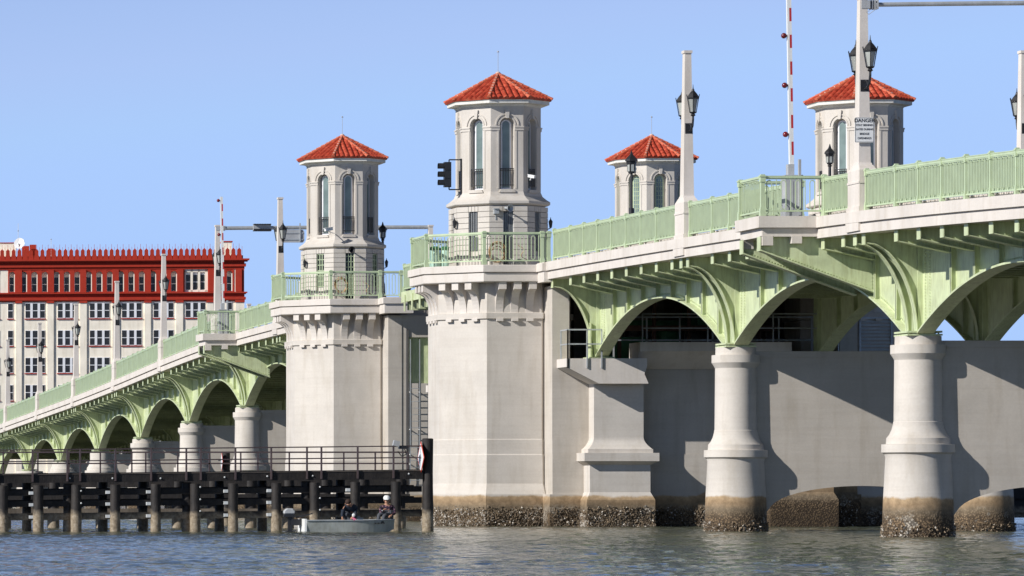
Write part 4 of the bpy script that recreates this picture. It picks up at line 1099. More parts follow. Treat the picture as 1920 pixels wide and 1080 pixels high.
# louvre on the shaded face of the far pier
yl = 168.8-2.46; t = empty('louvre_vent', (52.4, yl, 6.3), 'slatted grey louvre on the shaded pier wall seen under the right arch', 'vent')
x0, x1 = PX(1613,0,yl).x, PX(1669,0,yl).x; z0, z1 = zz(660,yl), zz(598,yl); mb = MB()
for a in ((x0-.06,x0,z0,z1),(x1,x1+.06,z0,z1),(x0-.06,x1+.06,z1,z1+.06),(x0-.06,x1+.06,z0-.06,z0)): mb.box(a[0],a[1],yl-.09,yl-.003,a[2],a[3])
mb.build('frame', M['galv'], t); mb = MB(); k = z0+.05
while k < z1: mb.poly([(x0,yl-.08,k),(x1,yl-.08,k),(x1,yl-.01,k+.08),(x0,yl-.01,k+.08)]); k += .13
mb.build('slats', M['galv2'], t)

# ladder on the farther pier wall
t = empty('wall_ladder', (41.35, 195.75, 2.0), 'thin vertical ladder below the green door of the farther tower pier', 'ladder'); mb = MB()
xa, xb = PX(769.5,0,194.45).x, PX(787,0,194.45).x; zt_, zb_ = zz(636,194.45), zz(905,194.45)
for x in (xa, xb): mb.bar((x,194.45,zb_),(x,194.45,zt_),.035,.035)
k = zb_+.1
while k < 5.95: mb.bar((xa,194.45,k),(xb,194.45,k),.025); k += .285
mb.build('rails', M['galv'], t); mb = MB()
for x in (xa, xb):
    for yy in (735, 805, 852, 870): mb.bar((x,194.45,zz(yy,194.45)),(x,194.69,zz(yy,194.45)),.04)
mb.build('wall_brackets', M['white'], t)
# white conduit on the left side of the near pier
p = PX(806, 729, 170.2); t = empty('conduit_box', tuple(p), 'small white box and pipe on the left side of the nearest tower pier', 'box'); mb = MB()
mb.box(p.x-.12,p.x+.10,p.y-.15,p.y+.15,p.z-.13,p.z+.13); mb.build('housing', M['trim'], t); mb = MB(); mb.bar((p.x+.02,p.y,p.z+.5),(p.x+.02,p.y,1.5),.10); mb.build('pipe', M['trim'], t)

# ================================================================= TIMBER FENDERS
def fy(x): return 144.5+1.5*x/800
def FP(x, y, dY=0):
    Y = fy(x)+dY; p = PX(x, y-8*x/800, fy(x)); X = p.x*(Y/fy(x)) if dY else p.x
    return Vector((X, Y, p.z))
def fbeam(mb, xa, xb, ya, yb, y0, y1, n=8):             # horizontal timber: screen heights ya (top) yb (bottom), depth offsets y0..y1
    for i in range(n):
        a, b = xa+(xb-xa)*i/n, xa+(xb-xa)*(i+1)/n
        A, B = FP(a, ya), FP(b, ya); C, D = FP(a, yb), FP(b, yb)
        q = [Vector((A.x,A.y+y0,C.z)), Vector((B.x,B.y+y0,D.z)), Vector((B.x,B.y+y1,D.z)), Vector((A.x,A.y+y1,C.z))]
        w = [Vector((A.x,A.y+y0,A.z)), Vector((B.x,B.y+y0,B.z)), Vector((B.x,B.y+y1,B.z)), Vector((A.x,A.y+y1,A.z))]
        k = len(mb.v); mb.v += [tuple(v) for v in q+w]
        for g in ((0,3,2,1),(4,5,6,7),(0,1,5,4),(1,2,6,5),(2,3,7,6),(3,0,4,7)): mb.f.append(tuple(k+j for j in g)); mb.m.append(mb.mi)
t = empty('timber_fender', tuple(FP(400, 1000)), 'front row of black creosoted piles and beams with a walkway, lower left', 'fender')
PIL = [-70, 5, 71, 142, 215, 291, 365, 436, 517, 589, 665, 741]
def pile(parent, x, y, ztop, r, lean=0):
    mb = MB(); rnd = random.Random(int(x*100)); prof = []
    for i in range(9):
        z = -1.2+(ztop+1.2)*i/8; prof.append((r*rnd.uniform(.95,1.04)*(1.06 if z < .5 else 1), z))
    prof.append((r*.8, ztop+.02)); mb.lathe((x, y), prof, 14); return mb.build('pile', M['timber'], parent, smooth=True, sharp=50)
for i, px in enumerate(PIL):
    p = FP(px, 911); pile(t, p.x, p.y-.1, p.z, .165)
    if px in (142, 365, 589): q = FP(px-12, 909); pile(t, q.x, q.y+.28, q.z, .16)
    elif px != 741: q = FP(px-10, 905); pile(t, q.x, q.y+1.5, q.z, .15)
for ya, yb, y0, y1, nm in ((889.5,906,-.12,.05,'stringer'),(888,893,.06,1.5,'walkway_deck'),(919,930,.08,.30,'beam'),(940,951,.08,.30,'beam'),(963,976,.08,.30,'beam'),(917,928,1.3,1.5,'beam'),(938,950,1.3,1.5,'beam')):
    mb = MB(); fbeam(mb, -110, 792, ya, yb, y0, y1); mb.build(nm, M['timber'], t)
mb = MB(); fbeam(mb, -110, 792, 889.3, 891, -.135, -.122, 8); mb.build('edge_strip', M['deckedge'], t)
mb = MB(); fbeam(mb, -110, 790, 843, 845.3, -.17, -.13, 8); fbeam(mb, -110, 790, 864.5, 866.8, -.17, -.13, 8)
for px in (-6, 60, 125, 149, 215, 282, 348, 375, 440, 507, 574, 601, 669, 736): 
    a, b = FP(px, 843), FP(px, 904); mb.bar((a.x,a.y-.15,b.z),(a.x,a.y-.15,a.z),.055)
mb.build('guard_rail', M['bronze'], t)
for px in PIL:
    if px in (142, 365, 589, 741, -70): continue
    for yy in (925, 947, 970) if px < 560 else (925,):
        a = FP(px-13.5, yy); mb = MB(); mb.box(a.x-.06, a.x+.07, a.y-.12, a.y+.06, a.z-.05, a.z+.05); mb.build('bracket', M['galv2'], t)
for px, yy in ((150,922),(150,945),(373,917),(373,940),(373,962),(597,919),(597,940),(597,962),(130,898),(210,899),(300,900),(420,899),(500,898),(585,898),(765,896)):
    a = FP(px, yy); mb = MB(); mb.ball((a.x, a.y-.28 if px in (150,373,597) else a.y-.13, a.z), .03, 6); mb.build('bolt', M['galv2'], t)

t = empty('timber_fender', tuple(FP(400, 980)+Vector((0,24,0))), 'rear row of dark piles and pale lower beam, seen through the front fender', 'fender')
YR = 159.0
def RX(px): return PX(px, 0, YR).x
for px in (-40, 10, 100, 190, 267, 333, 399, 470, 540, 610, 680, 750):
    pile(t, RX(px), YR, 1.75, .20)
for z0, z1, m, dy in ((1.45,1.86,'timber',0),(.48,.70,'paletimber',-.25),(1.0,1.22,'timber',-.22),(1.55,1.70,'timber',1.2)):
    mb = MB(); mb.box(RX(-120), RX(765), YR+dy-.12, YR+dy+.12, z0, z1); mb.build('beam', M[m], t)
mb = MB(); mb.box(RX(-120), RX(765), YR-.1, YR+1.3, 1.865, 1.93); mb.build('walkway_deck', M['timber'], t)
zt_, zm = zz(848, YR), zz(869, YR); mb = MB(); mb.bar((RX(-120),YR-.15,zt_),(RX(763),YR-.15,zt_),.055); mb.bar((RX(-120),YR-.15,zm),(RX(763),YR-.15,zm),.05)
for px in (-50, 5, 70, 128, 187, 246, 272, 332, 391, 450, 482, 541, 643, 702, 763): mb.bar((RX(px),YR-.15,1.85),(RX(px),YR-.15,zt_),.05)
mb.build('guard_rail', M['bronze'], t)
# fender far right beyond the piers
t = empty('timber_fender', tuple(PX(1900, 960, 188)), 'dark timber fender glimpsed at the right edge under the last arch', 'fender')
x0, x1 = PX(1560,0,188).x, PX(2150,0,188).x; mb = MB(); mb.box(x0,x1,188,188.3,1.0,1.45); mb.build('beam', M['timber'], t); mb = MB(); mb.box(x0,x1,188,188.3,.42,.9); mb.build('beam', M['timber'], t); mb = MB(); mb.box(x0,x1,188.35,188.5,.2,1.6); mb.build('backing_board', M['timber'], t)
for k in range(8): pile(t, x0+.6+k*1.7, 187.8, 1.7, .17)
# tall end pile with the diamond daymark
p = PX(802, 823, 146.0); t = empty('tall_pile', (p.x, p.y, 0), 'tall round black pile beside the nearest tower pier', 'pile')
pile(t, p.x, p.y, p.z, .178)
def daymark(c, s, yaw, label, wr, lets=True):
    t = empty('daymark', tuple(c), label, 'sign', 'diamond channel markers'); n = Vector((-math.cos(yaw), -math.sin(yaw), 0)); a = Vector((-n.y, n.x, 0)); Z = Vector((0,0,1))
    def dia(r, d0, th): 
        mb = MB(); mb.extrude([c+n*d0+a*r, c+n*d0+Z*r, c+n*d0-a*r, c+n*d0-Z*r], n*th); return mb
    b = dia(s, 0, .01).build('border', M['red2'], t, fix=True); dia(s*.86, .011, .004).build('panel', M['white'], t, fix=True)
    mb = MB()
    for h, w in ((.09, .10), (.03, .13), (-.03, .12), (-.09, .09)): mb.obox(c+n*.018+Z*h, n, a, Z, .002, w*s*1.9, .017)
    mb.build('faded_marking', M['grey'], t)
M['red2'] = paint('orange_red_border', (.62,.06,.025), .5, .05, 0, .1)
c = PX(789.5, 858, 145.9); daymark(c+Vector((0,0,0)), .53, R(-.5), 'white diamond marker with red border on the tall black pile', .07)
mb = MB(); mb.bar(c+Vector((0,0,.2)), (p.x-.1, p.y, c.z+.2), .05); mb.bar(c-Vector((0,0,.2)), (p.x-.1, p.y, c.z-.2), .05); mb.build('bracket', M['black'], t)
pp = PX(424, 848, 170.5); t2 = empty('marker_pile', (pp.x, pp.y, 0), 'short dark pile with a marker behind the fender railing', 'pile'); pile(t2, pp.x, pp.y, pp.z, .15); mb = MB(); mb.bar((pp.x-.3,pp.y,pp.z-.3),(pp.x,pp.y,pp.z-.3),.06); mb.build('bracket', M['black'], t2)
daymark(PX(416, 866, 170.3), .36, R(-3), 'small edge-on diamond marker behind the fender railing at left', .07)
# light on the fender railing
p = FP(740, 842); t = empty('floodlight', tuple(p), 'grey floodlight clamped on the fender walkway railing, right end', 'floodlight'); mb = MB(); mb.obox(Vector((p.x+.02,p.y-.15,p.z+.05)), Vector((1,0,-.25)).normalized(), Vector((0,1,0)), Vector((.25,0,1)).normalized(), .10,.08,.09); mb.build('lamp_head', M['grey'], t)
mb = MB(); mb.obox(Vector((p.x+.25,p.y-.1,p.z-.08)), Vector((1,0,0)), Vector((0,1,0)), Vector((0,0,1)), .13,.10,.045); mb.path([Vector((p.x+.3,p.y-.1,p.z-.12)), Vector((p.x+.36,p.y-.1,p.z-.3)), Vector((p.x+.2,p.y-.1,p.z-.36)), Vector((p.x+.08,p.y-.1,p.z-.2))], .03, 5); mb.build('bracket', M['black'], t)

# ================================================================= BOAT AND PEOPLE
YB = 144.4; bx0, bx1 = PX(569,0,YB).x, PX(737,0,YB).x; L = bx1-bx0
t = empty('jon_boat', (bx0+L/2, YB, 0), 'small flat grey aluminium skiff moored against the fender piles', 'boat')
def hull(inset, zlow, zfn, mat, name, parent):
    mb = MB(); n = 16; secs = []
    for i in range(n+1):
        f = i/n; x = bx0+L*f; w = .62*(1-.62*max(0, (f-.5)/.5)**2)-inset; wb = w-.10
        zg = zfn(f); zb = zlow+.22*max(0, (f-.7)/.3)**2
        secs.append([(x,YB-w,zg),(x,YB-wb,zb),(x,YB+wb,zb),(x,YB+w,zg)])
    for a, b in zip(secs, secs[1:]):
        for k in range(3): mb.quad(a[k], b[k], b[k+1], a[k+1])
    if name == 'hull': mb.poly(secs[0][::-1]); mb.poly(secs[-1])
    return mb.build(name, mat, parent), secs
gun = lambda f: .375+.02*f+.05*max(0, f-.7)
h1, secs = hull(0, -.12, gun, M['alu'], 'hull', t)
hull(.03, -.08, lambda f: gun(f)-.001, M['alu'], 'inner_hull', t)
mb = MB(); mb.path([Vector(s[0])+Vector((0,-.01,0)) for s in secs], .035, 5); mb.path([Vector(s[3]) for s in secs], .035, 5); mb.path([Vector(secs[-1][0]), Vector(secs[-1][3])], .035, 5)
mb.build('gunwale', M['galv'], t)
mb = MB(); mb.box(bx0-.07, bx0-.005, YB-.60, YB+.60, -.12, .43); mb.build('transom', M['white'], t)
for f in (.18, .5, .84):
    mb = MB(); x = bx0+L*f; wb_ = .5 if f < .7 else .26; mb.box(x-.12, x+.12, YB-wb_, YB+wb_, .22, .26); mb.build('bench', M['alu'], t)
mb = MB(); xs_ = bx0+L*.76
for k, w in enumerate((.02, .05, .05, .03)): mb.box(xs_+k*.09, xs_+k*.09+w, YB-.60, YB-.50, .27, .31)
mb.build('faded_hull_marks', M['black'], t)
# outboard motor
p = PX(549, 961, YB); t = empty('outboard_motor', (bx0-.1, YB, .3), 'outboard motor with pale grey cowl on the skiff stern', 'outboard motor'); mb = MB()
mb.extrude([(p.x+a, YB-.11, p.z+b) for a, b in ((-.30,-.05),(.05,-.05),(.06,.06),(.0,.13),(-.20,.14),(-.30,.06))], (0,.22,0)); mb.build('cowl', M['grey'], t, fix=True, bevel=.03); mb = MB(); mb.box(p.x-.30,p.x+.04,YB-.13,YB+.13,p.z-.14,p.z-.05)
mb.build('lower_cowl', M['black'], t); mb = MB(); mb.box(p.x-.16,p.x-.02,YB-.06,YB+.06,-.5,p.z-.12); mb.box(p.x-.06,bx0-.06,YB-.1,YB+.1,.22,.42); mb.bar((p.x+.1,YB,.47),(p.x+.62,YB-.1,.60),.04); mb.box(p.x-.22,p.x+.05,YB-.1,YB+.1,.0,.03); mb.build('leg', M['black'], t)

def skin(name, pts, edges, mat, parent, sub=2, smooth=True):
    off = wloc(parent); me = bpy.data.meshes.new(name); me.from_pydata([Vector(p[:3])-off for p in pts], edges, []); me.materials.append(mat)
    o = bpy.data.objects.new(name, me); scene.collection.objects.link(o); o.parent = parent
    m = o.modifiers.new('skin', 'SKIN'); m.use_smooth_shade = True
    sv = me.skin_vertices[0].data if me.skin_vertices else None
    if sv is None:
        me.attributes; 
    for i, p in enumerate(pts):
        r = p[3]; me.skin_vertices[0].data[i].radius = (r, r) if not isinstance(r, tuple) else r
    me.skin_vertices[0].data[0].use_root = True
    s = o.modifiers.new('sub', 'SUBSURF'); s.levels = sub; s.render_levels = sub
    return o
def hand(c, d, up, pts, edges, root):                   # palm and five curled fingers grown from vertex root
    d = Vector(d).normalized(); up = Vector(up).normalized(); sd = d.cross(up).normalized(); c = Vector(c)
    k = len(pts); pts.append((*(c+d*.05), .024)); edges.append((root, k))
    for i, (o_, l) in enumerate(((-.027,.052),(-.009,.062),(.009,.058),(.027,.045))):
        a = len(pts); b = c+d*.085+sd*o_; pts.append((*b, .0095)); pts.append((*(b+d*l*.55-up*.012), .0085)); pts.append((*(b+d*l*.75-up*.036), .007)); edges += [(k,a),(a,a+1),(a+1,a+2)]
    a = len(pts); b = c+d*.035-sd*.032; pts.append((*b, .011)); pts.append((*(b+d*.035-sd*.016-up*.012), .0095)); edges += [(k,a),(a,a+1)]
def person(label, pel, chest, neck, head, hdir, shl, ell, wrl, shr, elr, wrr, legs, mats, hat):
    t = empty('person', tuple(pel), label, 'person'); V = Vector
    pts = [(*pel,.13), (*((V(pel)+V(chest))/2),.13), (*chest,.135), (*neck,.055), (*(V(neck)*.35+V(head)*.65),.062), (*(V(head)+V((0,0,.05))),.085)]
    edges = [(0,1),(1,2),(2,3),(3,4),(4,5)]
    for sh, el, wr in ((shl,ell,wrl),(shr,elr,wrr)):
        a = len(pts); pts += [(*sh,.055),(*el,.042),(*wr,.026)]; edges += [(2,a),(a,a+1),(a+1,a+2)]
        hand(wr, V(wr)-V(el), (0,0,1), pts, edges, a+2)
    for hip, kn, an, toe in legs:
        a = len(pts); pts += [(*hip,.085),(*kn,.058),(*an,.04),(*toe,.035)]; edges += [(0,a),(a,a+1),(a+1,a+2),(a+2,a+3)]
    body = skin('body', pts, edges, M['skin'], t)
    # face
    hd = V(hdir).normalized(); s = hd.cross(V((0,0,1))).normalized(); hc = V(head)+V((0,0,.03)); mb = MB()
    q = hc+hd*.085; mb.ball(q+V((0,0,-.005)), .017, 6); 
    for e in (-1, 1): mb.ball(hc+s*(e*.085), .022, 6, .6, .6, 1)
    mb.build('ears_and_nose', M['skin'], body)
    mb = MB()
    for e in (-1, 1): mb.ball(hc+hd*.078+s*(e*.032)+V((0,0,.02)), .010, 6)
    mb.obox(hc+hd*.082+V((0,0,-.045)), s, hd, V((0,0,1)), .024, .005, .005); mb.build('eyes_and_mouth', M['hair'], body)
    # clothes
    P2 = [(*pel,.150), (*((V(pel)+V(chest))/2),.152), (*chest,.158), (*(V(chest)*.25+V(neck)*.75),.075)]; E2 = [(0,1),(1,2),(2,3)]
    for sh, el, wr in ((shl,ell,wrl),(shr,elr,wrr)):
        a = len(P2); P2 += [(*sh,.072),(*el,.056),(*(V(wr)*.9+V(el)*.1),.042)]; E2 += [(2,a),(a,a+1),(a+1,a+2)]
    skin('shirt', P2, E2, mats[0], t)
    P3 = [(*(V(pel)+V((0,0,-.02))),.155)]; E3 = []
    for hip, kn, an, toe in legs:
        a = len(P3); P3 += [(*hip,.10),(*kn,.072),(*(V(an)*.9+V(kn)*.1),.055)]; E3 += [(0,a),(a,a+1),(a+1,a+2)]
    skin('trousers', P3, E3, mats[1], t)
    mb = MB()
    for hip, kn, an, toe in legs: mb.ball((V(an)+V(toe))/2, .07, 8, 1.3, .9, .6)
    mb.build('shoes', M['black'], t, smooth=True)
    if hat:
        mb = MB(); mb.lathe((hc.x, hc.y), [(.105,hc.z+.045),(.112,hc.z+.06),(.108,hc.z+.12),(.07,hc.z+.165),(.01,hc.z+.175)], 14); mb.extrude([hc+V((0,0,.05))+hd*.08+s*.09, hc+V((0,0,.045))+hd*.17+s*.05, hc+V((0,0,.045))+hd*.17-s*.05, hc+V((0,0,.05))+hd*.08-s*.09], (0,0,.012)); mb.build('cap', M['white'], t, smooth=True, sharp=40)
    else:
        mb = MB(); mb.ball(hc+V((0,0,.035))-hd*.045, .098, 12, 1, 1, .95); mb.build('hair', M['hair'], t, smooth=True)
    return t
def Q(px, py, dy=0): v = PX(px, py, YB); return (v.x, YB+dy, v.z)
person('seated person in a white cap and purple plaid shirt at the boat bow', Q(728,962,.05), Q(726,951,.0), Q(725,945,-.03), Q(724.5,940.5,-.06), (-.35,-1,-.1),
       Q(715,951,-.02), Q(712,961,-.14), Q(716,956,-.30), Q(737,951,.03), Q(739,962,-.12), Q(730,966,-.28),
       [(Q(724,965,-.08), Q(708,964,-.22), Q(706,978,-.26), Q(700,979,-.3)), (Q(728,966,-.1), Q(716,967,-.34), Q(714,978,-.36), Q(708,979,-.4))], (M['plaid'], M['denim']), True)
t = empty('fishing_rod', Q(714,957,-.34), 'thin fishing rod held by the person in the white cap', 'rod'); mb = MB(); mb.bar(Q(717,959,-.33), Q(707,951,-.5), .018); mb.bar(Q(707,951,-.5), Q(690,940,-.9), .008); mb.build('shaft', M['black'], t); mb = MB(); mb.ball(Q(713,957,-.36), .03, 8); mb.build('reel', M['galv'], t)
person('dark haired person in a navy jacket bending forward in the middle of the boat', Q(661,963,.10), Q(656,949,-.10), Q(652,945,-.24), Q(648.5,946,-.33), (-.4,-1,-.5),
       Q(645,951,-.16), Q(639,963,-.22), Q(638,971,-.34), Q(667,951,-.04), Q(664,964,-.16), Q(657,969,-.34),
       [(Q(657,966,.0), Q(646,962,-.2), Q(646,978,-.16), Q(640,979,-.2)), (Q(664,967,-.02), Q(662,963,-.25), Q(663,978,-.2), Q(658,979,-.24))], (M['navy'], M['denim']), False)
t = empty('white_bag', Q(658,967,-.42), 'small white bag in the hand of the bending person', 'bag'); mb = MB(); mb.ball(Q(658,966,-.44), .055, 8, 1, .7, 1.1); mb.build('pouch', M['white'], t, smooth=True); mb = MB(); mb.bar(Q(656,971,-.5), Q(661,975,-.6), .05); mb.ball(Q(656.5,975,-.62), .03, 6); mb.build('strap', M['pink'], t, smooth=True)
t = empty('tackle_box', Q(672,968,.0), 'grey tackle box on the boat bench between the two people', 'box'); v = Q(672,970,0); mb = MB(); mb.box(v[0]-.12,v[0]+.12,YB-.1,YB+.12,.26,.44); mb.build('case', M['galv'], t); mb = MB(); mb.box(v[0]-.13,v[0]+.13,YB-.11,YB+.13,.44,.47); mb.box(v[0]-.05,v[0]+.05,YB-.01,YB+.01,.47,.51); mb.build('lid', M['grey'], t)
# ================================================================= RED AND CREAM BUILDING
YBL = 520.0; KB = YBL/F
bx = lambda x: (x+1000)*KB
bz = lambda y: H+(920-y)*KB
B = empty('apartment_building', (bx(200), YBL+8, 1.8), 'long cream building with oxblood red top storey and spiked parapet, upper left', 'building')
XL, XR = -260, 461
def bbox(name, mat, x0, x1, y0, y1, d0, d1, parent=None):     # px extents, depth d0..d1 metres in front of the wall plane
    mb = MB(); mb.box(bx(x0), bx(x1), YBL-d1, YBL-d0, bz(y1), bz(y0)); return mb.build(name, mat, parent or B)
mb = MB(); mb.box(bx(XL), bx(XR), YBL, YBL+16, 1.0, bz(550)); mb.build('wall', M['cream'], B)
mb = MB(); mb.box(bx(XL), bx(XR), YBL+.5, YBL+16, bz(550)+.01, bz(487)); mb.build('attic_wall', M['cream'], B)
pil = [(-257,-245),(-197,-185),(-137,-125),(-77,-65),(-17,-6),(37.5,48.5),(96,108),(157,169.5),(217,229),(277,288.5),(335,348),(392,404),(445,461.2)]
for a, b in pil: mb = MB(); mb.box(bx(a), bx(b), YBL-.17, YBL+.01, 1.0, bz(563)); mb.build('pilaster', M['cream'], B)
groups = [73.6, 134, 193.5, 253, 312, 371.3]+[-46, -106, -166, -226]
rows = [(568.5,595.5),(619.7,646.8),(670.8,698),(722,749.3),(773.5,800.5),(825,852)]
def win(cx, y0, y1, n):
    w = 13.6; hw = 4.5
    xs = [cx+(k-(n-1)/2)*w for k in range(n)]
    mb = MB(); a, b = xs[0]-hw-.25, xs[-1]+hw+.25; d = .06
    mb.box(bx(a), bx(xs[0]-hw), YBL-d, YBL+.0, bz(y1+1), bz(y0-1)); mb.box(bx(xs[-1]+hw), bx(b), YBL-d, YBL+.0, bz(y1+1), bz(y0-1))
    for u, v in zip(xs, xs[1:]): mb.box(bx(u+hw), bx(v-hw), YBL-.09, YBL, bz(y1+.5), bz(y0-.5))
    for x in xs:
        m = (y0+y1)/2; mb.box(bx(x-hw), bx(x+hw), YBL-d, YBL, bz(m+.6), bz(m-.6)); mb.box(bx(x-hw), bx(x+hw), YBL-d, YBL, bz(y0), bz(y0-1)); mb.box(bx(x-hw), bx(x+hw), YBL-d, YBL, bz(y1+1), bz(y1))
    f = mb.build('window', M['bmull'], B)
    mb = MB()
    for x in xs: mb.box(bx(x-hw), bx(x+hw), YBL-.03, YBL-.01, bz(y1), bz(y0))
    mb.build('pane', M['dglass'], f)
    mb = MB(); mb.box(bx(a-1.5), bx(b+1.5), YBL-.14, YBL-.005, bz(y1+3), bz(y1+1.4)); mb.build('sill', M['bred'], f)
for (y0, y1) in rows:
    for c in groups: win(c, y0, y1, 3)
    for c in (434, 27.5, 2.5): win(c, y0, y1, 1)
# red attic storey with arched openings
mb = MB(); y_t, y_b = 505.5, 548.5; f, dpt = YBL-.12, .50
ops = []
for c0 in (72.3, 132.8, 193, 252.5, 312): ops += [(c0-19.4, 5.6), (c0, 5.6), (c0+19.4, 5.6)]
for c0 in (-46, -106, -166, -226): ops += [(c0-19.4, 5.6), (c0, 5.6), (c0+19.4, 5.6)]
ops += [(30.5, 5.2), (2.5, 5.2), (419.5, 4.6), (434, 5.2)]
ops = sorted(ops); trip = (351, 394)
cur = XL
segs = sorted([(c-h, c+h) for c, h in ops]+[trip, (7.5, 23)])
for a, b in segs:
    if a > cur: mb.box(bx(cur), bx(a), f, YBL+.49, bz(y_b), bz(y_t))
    cur = b
mb.box(bx(cur), bx(442), f, YBL+.49, bz(y_b), bz(y_t)); mb.box(bx(450), bx(XR), f, YBL+.49, bz(y_b), bz(y_t))
mb.build('red_piers', M['bred'], B)
for a, b in ((7.5,23),(442,450)): mb = MB(); mb.box(bx(a), bx(b), YBL-.06, YBL+.49, bz(y_b), bz(y_t)); mb.build('cream_panel', M['cream'], B)
def arch_open(c, h, parent, top=508.5, bot=546.8):      # cream lined arched recess with a sash window
    mb = MB(); r = h*KB; xc = bx(c); zs = bz(top)-r; 
    P = [(xc+r*math.cos(math.pi*k/8), zs+r*math.sin(math.pi*k/8)) for k in range(9)]
    for (xa,za),(xb,zb) in zip(P, P[1:]): mb.quad((xa,f+.02,za),(xb,f+.02,zb),(xb,f+.02,bz(y_t)),(xa,f+.02,bz(y_t))); mb.quad((xa,f+.02,za),(xb,f+.02,zb),(xb,YBL+.49,zb),(xa,YBL+.49,za))
    mb.box(xc-r, xc+r, f+.03, YBL+.49, bz(y_b), bz(bot))
    s = mb.build('arch_surround', M['bred'], parent, fix=True)
    mb = MB(); mb.box(xc-r, xc-r+.045, f+.03, YBL+.49, bz(bot), zs); mb.box(xc+r-.10, xc+r, f+.03, YBL+.49, bz(bot), zs); mb.build('jamb', M['cream'], parent)
    mb = MB(); z0, z1 = bz(bot)+.06, bz(519); w = r-.075; mb.box(xc-w-.03, xc+w, YBL+.42, YBL+.47, z0, z1); mb.box(xc-w-.04, xc+w+.01, YBL+.38, YBL+.47, (z0+z1)/2-.03, (z0+z1)/2+.03)
    wn_ = mb.build('window', M['bmull'], parent); mb = MB(); mb.box(xc-w, xc+w-.03, YBL+.40, YBL+.425, z0+.03, (z0+z1)/2-.04); mb.box(xc-w, xc+w-.03, YBL+.40, YBL+.425, (z0+z1)/2+.04, z1-.03); mb.build('pane', M['dglass'], wn_)
for c, h in ops: arch_open(c, h, B)
mb = MB()
for a, b in ((351,353.4),(362.2,366.2),(376,379.8),(388.8,394)): mb.box(bx(a), bx(b), YBL+.05, YBL+.49, bz(y_b), bz(y_t))
mb.box(bx(351), bx(394), YBL+.05, YBL+.49, bz(511), bz(y_t)); mb.box(bx(351), bx(394), YBL+.05, YBL+.49, bz(y_b), bz(544.5)); mb.build('cream_panels', M['cream'], B)
for c in (357.8, 371, 384.3):
    mb = MB(); mb.box(bx(c-4.4), bx(c+4.4), YBL+.30, YBL+.4, bz(544.5), bz(511)); w = mb.build('window', M['bmull'], B); mb = MB()
    for a, b in ((516,528.5),(530,543.5)): mb.box(bx(c-3.9), bx(c+3.9), YBL+.27, YBL+.302, bz(b), bz(a))
    mb.build('pane', M['dglass'], w)
for nm, y0, y1, d in (('cornice',486.5,489.5,.75),('cornice',489.5,492,.55),('frieze',495.5,501,.34),('frieze',492,505.6,.16),('string_course',548.4,551,.50),('string_course',551,553,.34),('frieze',553,558,.16),('string_course',558,563,.32),('frieze',563,565.4,.18)):
    mb = MB(); mb.box(bx(XL), bx(XR+(d-.12)/KB*.9), YBL-d, YBL+(.45 if y1 < 548 else .02), bz(y1)+.004, bz(y0)); mb.build(nm, M['bred'], B)
for a, b in pil: mb = MB(); mb.box(bx(a-.8), bx(b+.8), YBL-.27, YBL, bz(568), bz(563)); mb.build('capital', M['bred'], B)
for x in (37.5,97,157,217.5,277,337,396,445): mb = MB(); mb.box(bx(x-.2), bx(x+11.5), YBL-.30, YBL-.125, bz(548), bz(506)); mb.build('attic_pilaster', M['bred'], B)
mb = MB(); x = XL+4; 
while x < XR-3:
    c = bx(x); z0 = bz(486.5); pr = [(-.31,0),(.31,0),(.30,.35),(.22,.55),(.22,1.0),(.15,1.12),(-.15,1.12),(-.22,1.0),(-.22,.55),(-.30,.35)]
    mb.extrude([(c+a, YBL-.5, z0+b) for a, b in pr], (0,.45,0)); mb.bar((c,YBL-.3,z0+1.1),(c,YBL-.3,z0+1.75),.035); mb.ball((c,YBL-.3,z0+1.16),.09,6)
    mb.bar((c+.33,YBL-.3,z0+.5),(c+.33,YBL-.3,z0+1.45),.03)
    x += 10.72
mb.box(bx(XL), bx(XR-2), YBL+.0, YBL+.3, bz(486.5), bz(480)); mb.build('parapet', M['bred'], B, fix=True)
bbox('penthouse', M['cream'], XL, 38, 452, 488, -9, -3); bbox('penthouse_coping', M['bred'], XL-1, 39, 450.8, 452, -9, -2.9)
for a, b, y0 in ((49.5,63,458),(64,76,455.5),(98,108,463)): bbox('chimney', M['bred'], a, b, y0, 488, -4, -2.6)
bbox('stair_head', M['cream'], 423, 441, 452.5, 488, -6, -3); bbox('stair_head_coping', M['bred'], 421.5, 442.5, 450.5, 452.5, -6.1, -2.9)
B.rotation_euler = (0, 0, R(-6.5)); B.location.x += .5
t = empty('satellite_dish', (bx(41), YBL+2.5, bz(462)), 'white satellite dish on the roof of the red and cream building', 'satellite dish'); mb = MB(); n = Vector((-.45,-.86,.25)).normalized(); a = n.cross(Vector((0,0,1))).normalized(); u = a.cross(n); c = Vector((bx(41), YBL+2.5, bz(454)))
for r0, r1, d0, d1 in ((0,.32,-.14,-.11),(.32,.66,-.11,0)):
    for k in range(16):
        t0, t1 = 2*math.pi*k/16, 2*math.pi*(k+1)/16; q = lambda r, d, th: c+n*d+a*(r*math.cos(th))+u*(r*math.sin(th)); mb.quad(q(r0,d0,t0), q(r1,d1,t0), q(r1,d1,t1), q(r0,d0,t1))
mb.build('reflector', M['white'], t, smooth=True); mb = MB(); mb.bar(c, (c.x, c.y+.1, bz(487)), .09); mb.bar(c-Vector((0,0,.3)), c+n*.5, .03); mb.build('mast', M['grey'], t)
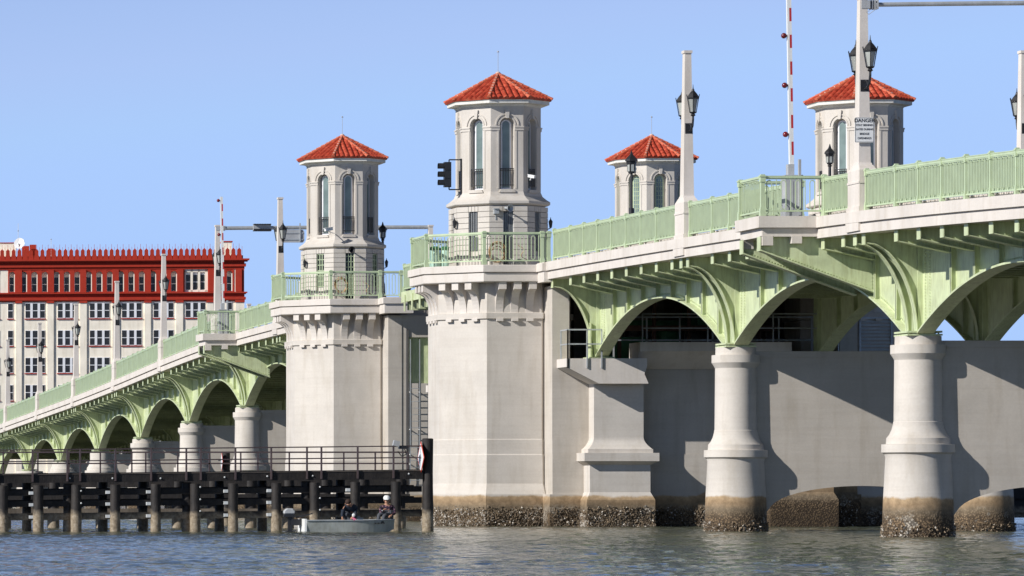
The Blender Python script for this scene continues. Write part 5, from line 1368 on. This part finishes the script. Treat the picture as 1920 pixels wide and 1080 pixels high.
for px, yt, lab in ((38, 417, 'thin white whip aerial above the satellite dish'), (100, 447, 'short thin aerial on the flat roof right of the chimneys')):
    t = empty('aerial', (bx(px), YBL+2, bz(470)), lab, 'aerial'); mb = MB(); mb.bar((bx(px),YBL+2,bz(487)),(bx(px),YBL+2,bz(yt)),.045); mb.build('whip', M['white'], t); mb = MB(); mb.ball((bx(px),YBL+2,bz(yt+14 if px<50 else yt)),.08,6); mb.build('clamp', M['grey'], t)

# ================================================================= WATER AND SHORE
import numpy as np
def flat(name, x0, x1, y0, y1, z, mat):
    mb = MB(); mb.quad((x0,y0,z),(x1,y0,z),(x1,y1,z),(x0,y1,z)); o = mb.build(name, mat); tag(o, kind='structure'); return o
def sea():                                              # one sheet: fine real waves in the near reach, coarse far out
    rs = np.random.RandomState(5)
    ys = np.concatenate([[-200, 0, 30], np.arange(55, 200, .16), np.arange(200, 330, .8), [360, 420, 520, 900, 2000, 9000]])
    xs = np.concatenate([[-6000, -800, -200, -60, -20], np.arange(0, 62, .085), [70, 90, 140, 300, 900, 6000]])
    X, Y = np.meshgrid(xs, ys); Z = np.zeros_like(X)
    for k in range(70):
        lam = .30*(7.0**rs.rand()); th = rs.normal(1.2, .75); kx, ky = 2*math.pi/lam*math.cos(th), 2*math.pi/lam*math.sin(th)
        a = lam*.0026*(1.2 if lam < 1.0 else .6); Z += a*np.sin(kx*X+ky*Y+rs.rand()*6.28)
    Z *= np.clip((X-0)/3, 0, 1)*np.clip((62-X)/3, 0, 1)*np.clip((Y-55)/3, 0, 1)*np.clip((330-Y)/40, 0, 1)
    nx, ny = len(xs), len(ys); co = np.stack([X, Y, Z], -1).reshape(-1, 3)
    i = np.arange(nx-1)[None, :]+np.arange(ny-1)[:, None]*nx; f = np.stack([i, i+1, i+nx+1, i+nx], -1).reshape(-1)
    me = bpy.data.meshes.new('water'); me.vertices.add(len(co)); me.vertices.foreach_set('co', co.ravel()); nf = len(f)//4
    me.loops.add(len(f)); me.loops.foreach_set('vertex_index', f.astype(np.int32)); me.polygons.add(nf)
    me.polygons.foreach_set('loop_start', (np.arange(nf)*4).astype(np.int32)); me.polygons.foreach_set('loop_total', np.full(nf, 4, np.int32))
    me.update(calc_edges=True); me.polygons.foreach_set('use_smooth', [True]*nf); me.materials.append(M['water'])
    o = bpy.data.objects.new('water', me); scene.collection.objects.link(o); tag(o, kind='structure')
sea()
mb = MB(); mb.box(-900, 900, 470, 900, -1, 1.3); tag(mb.build('ground', M['soil']), kind='structure')
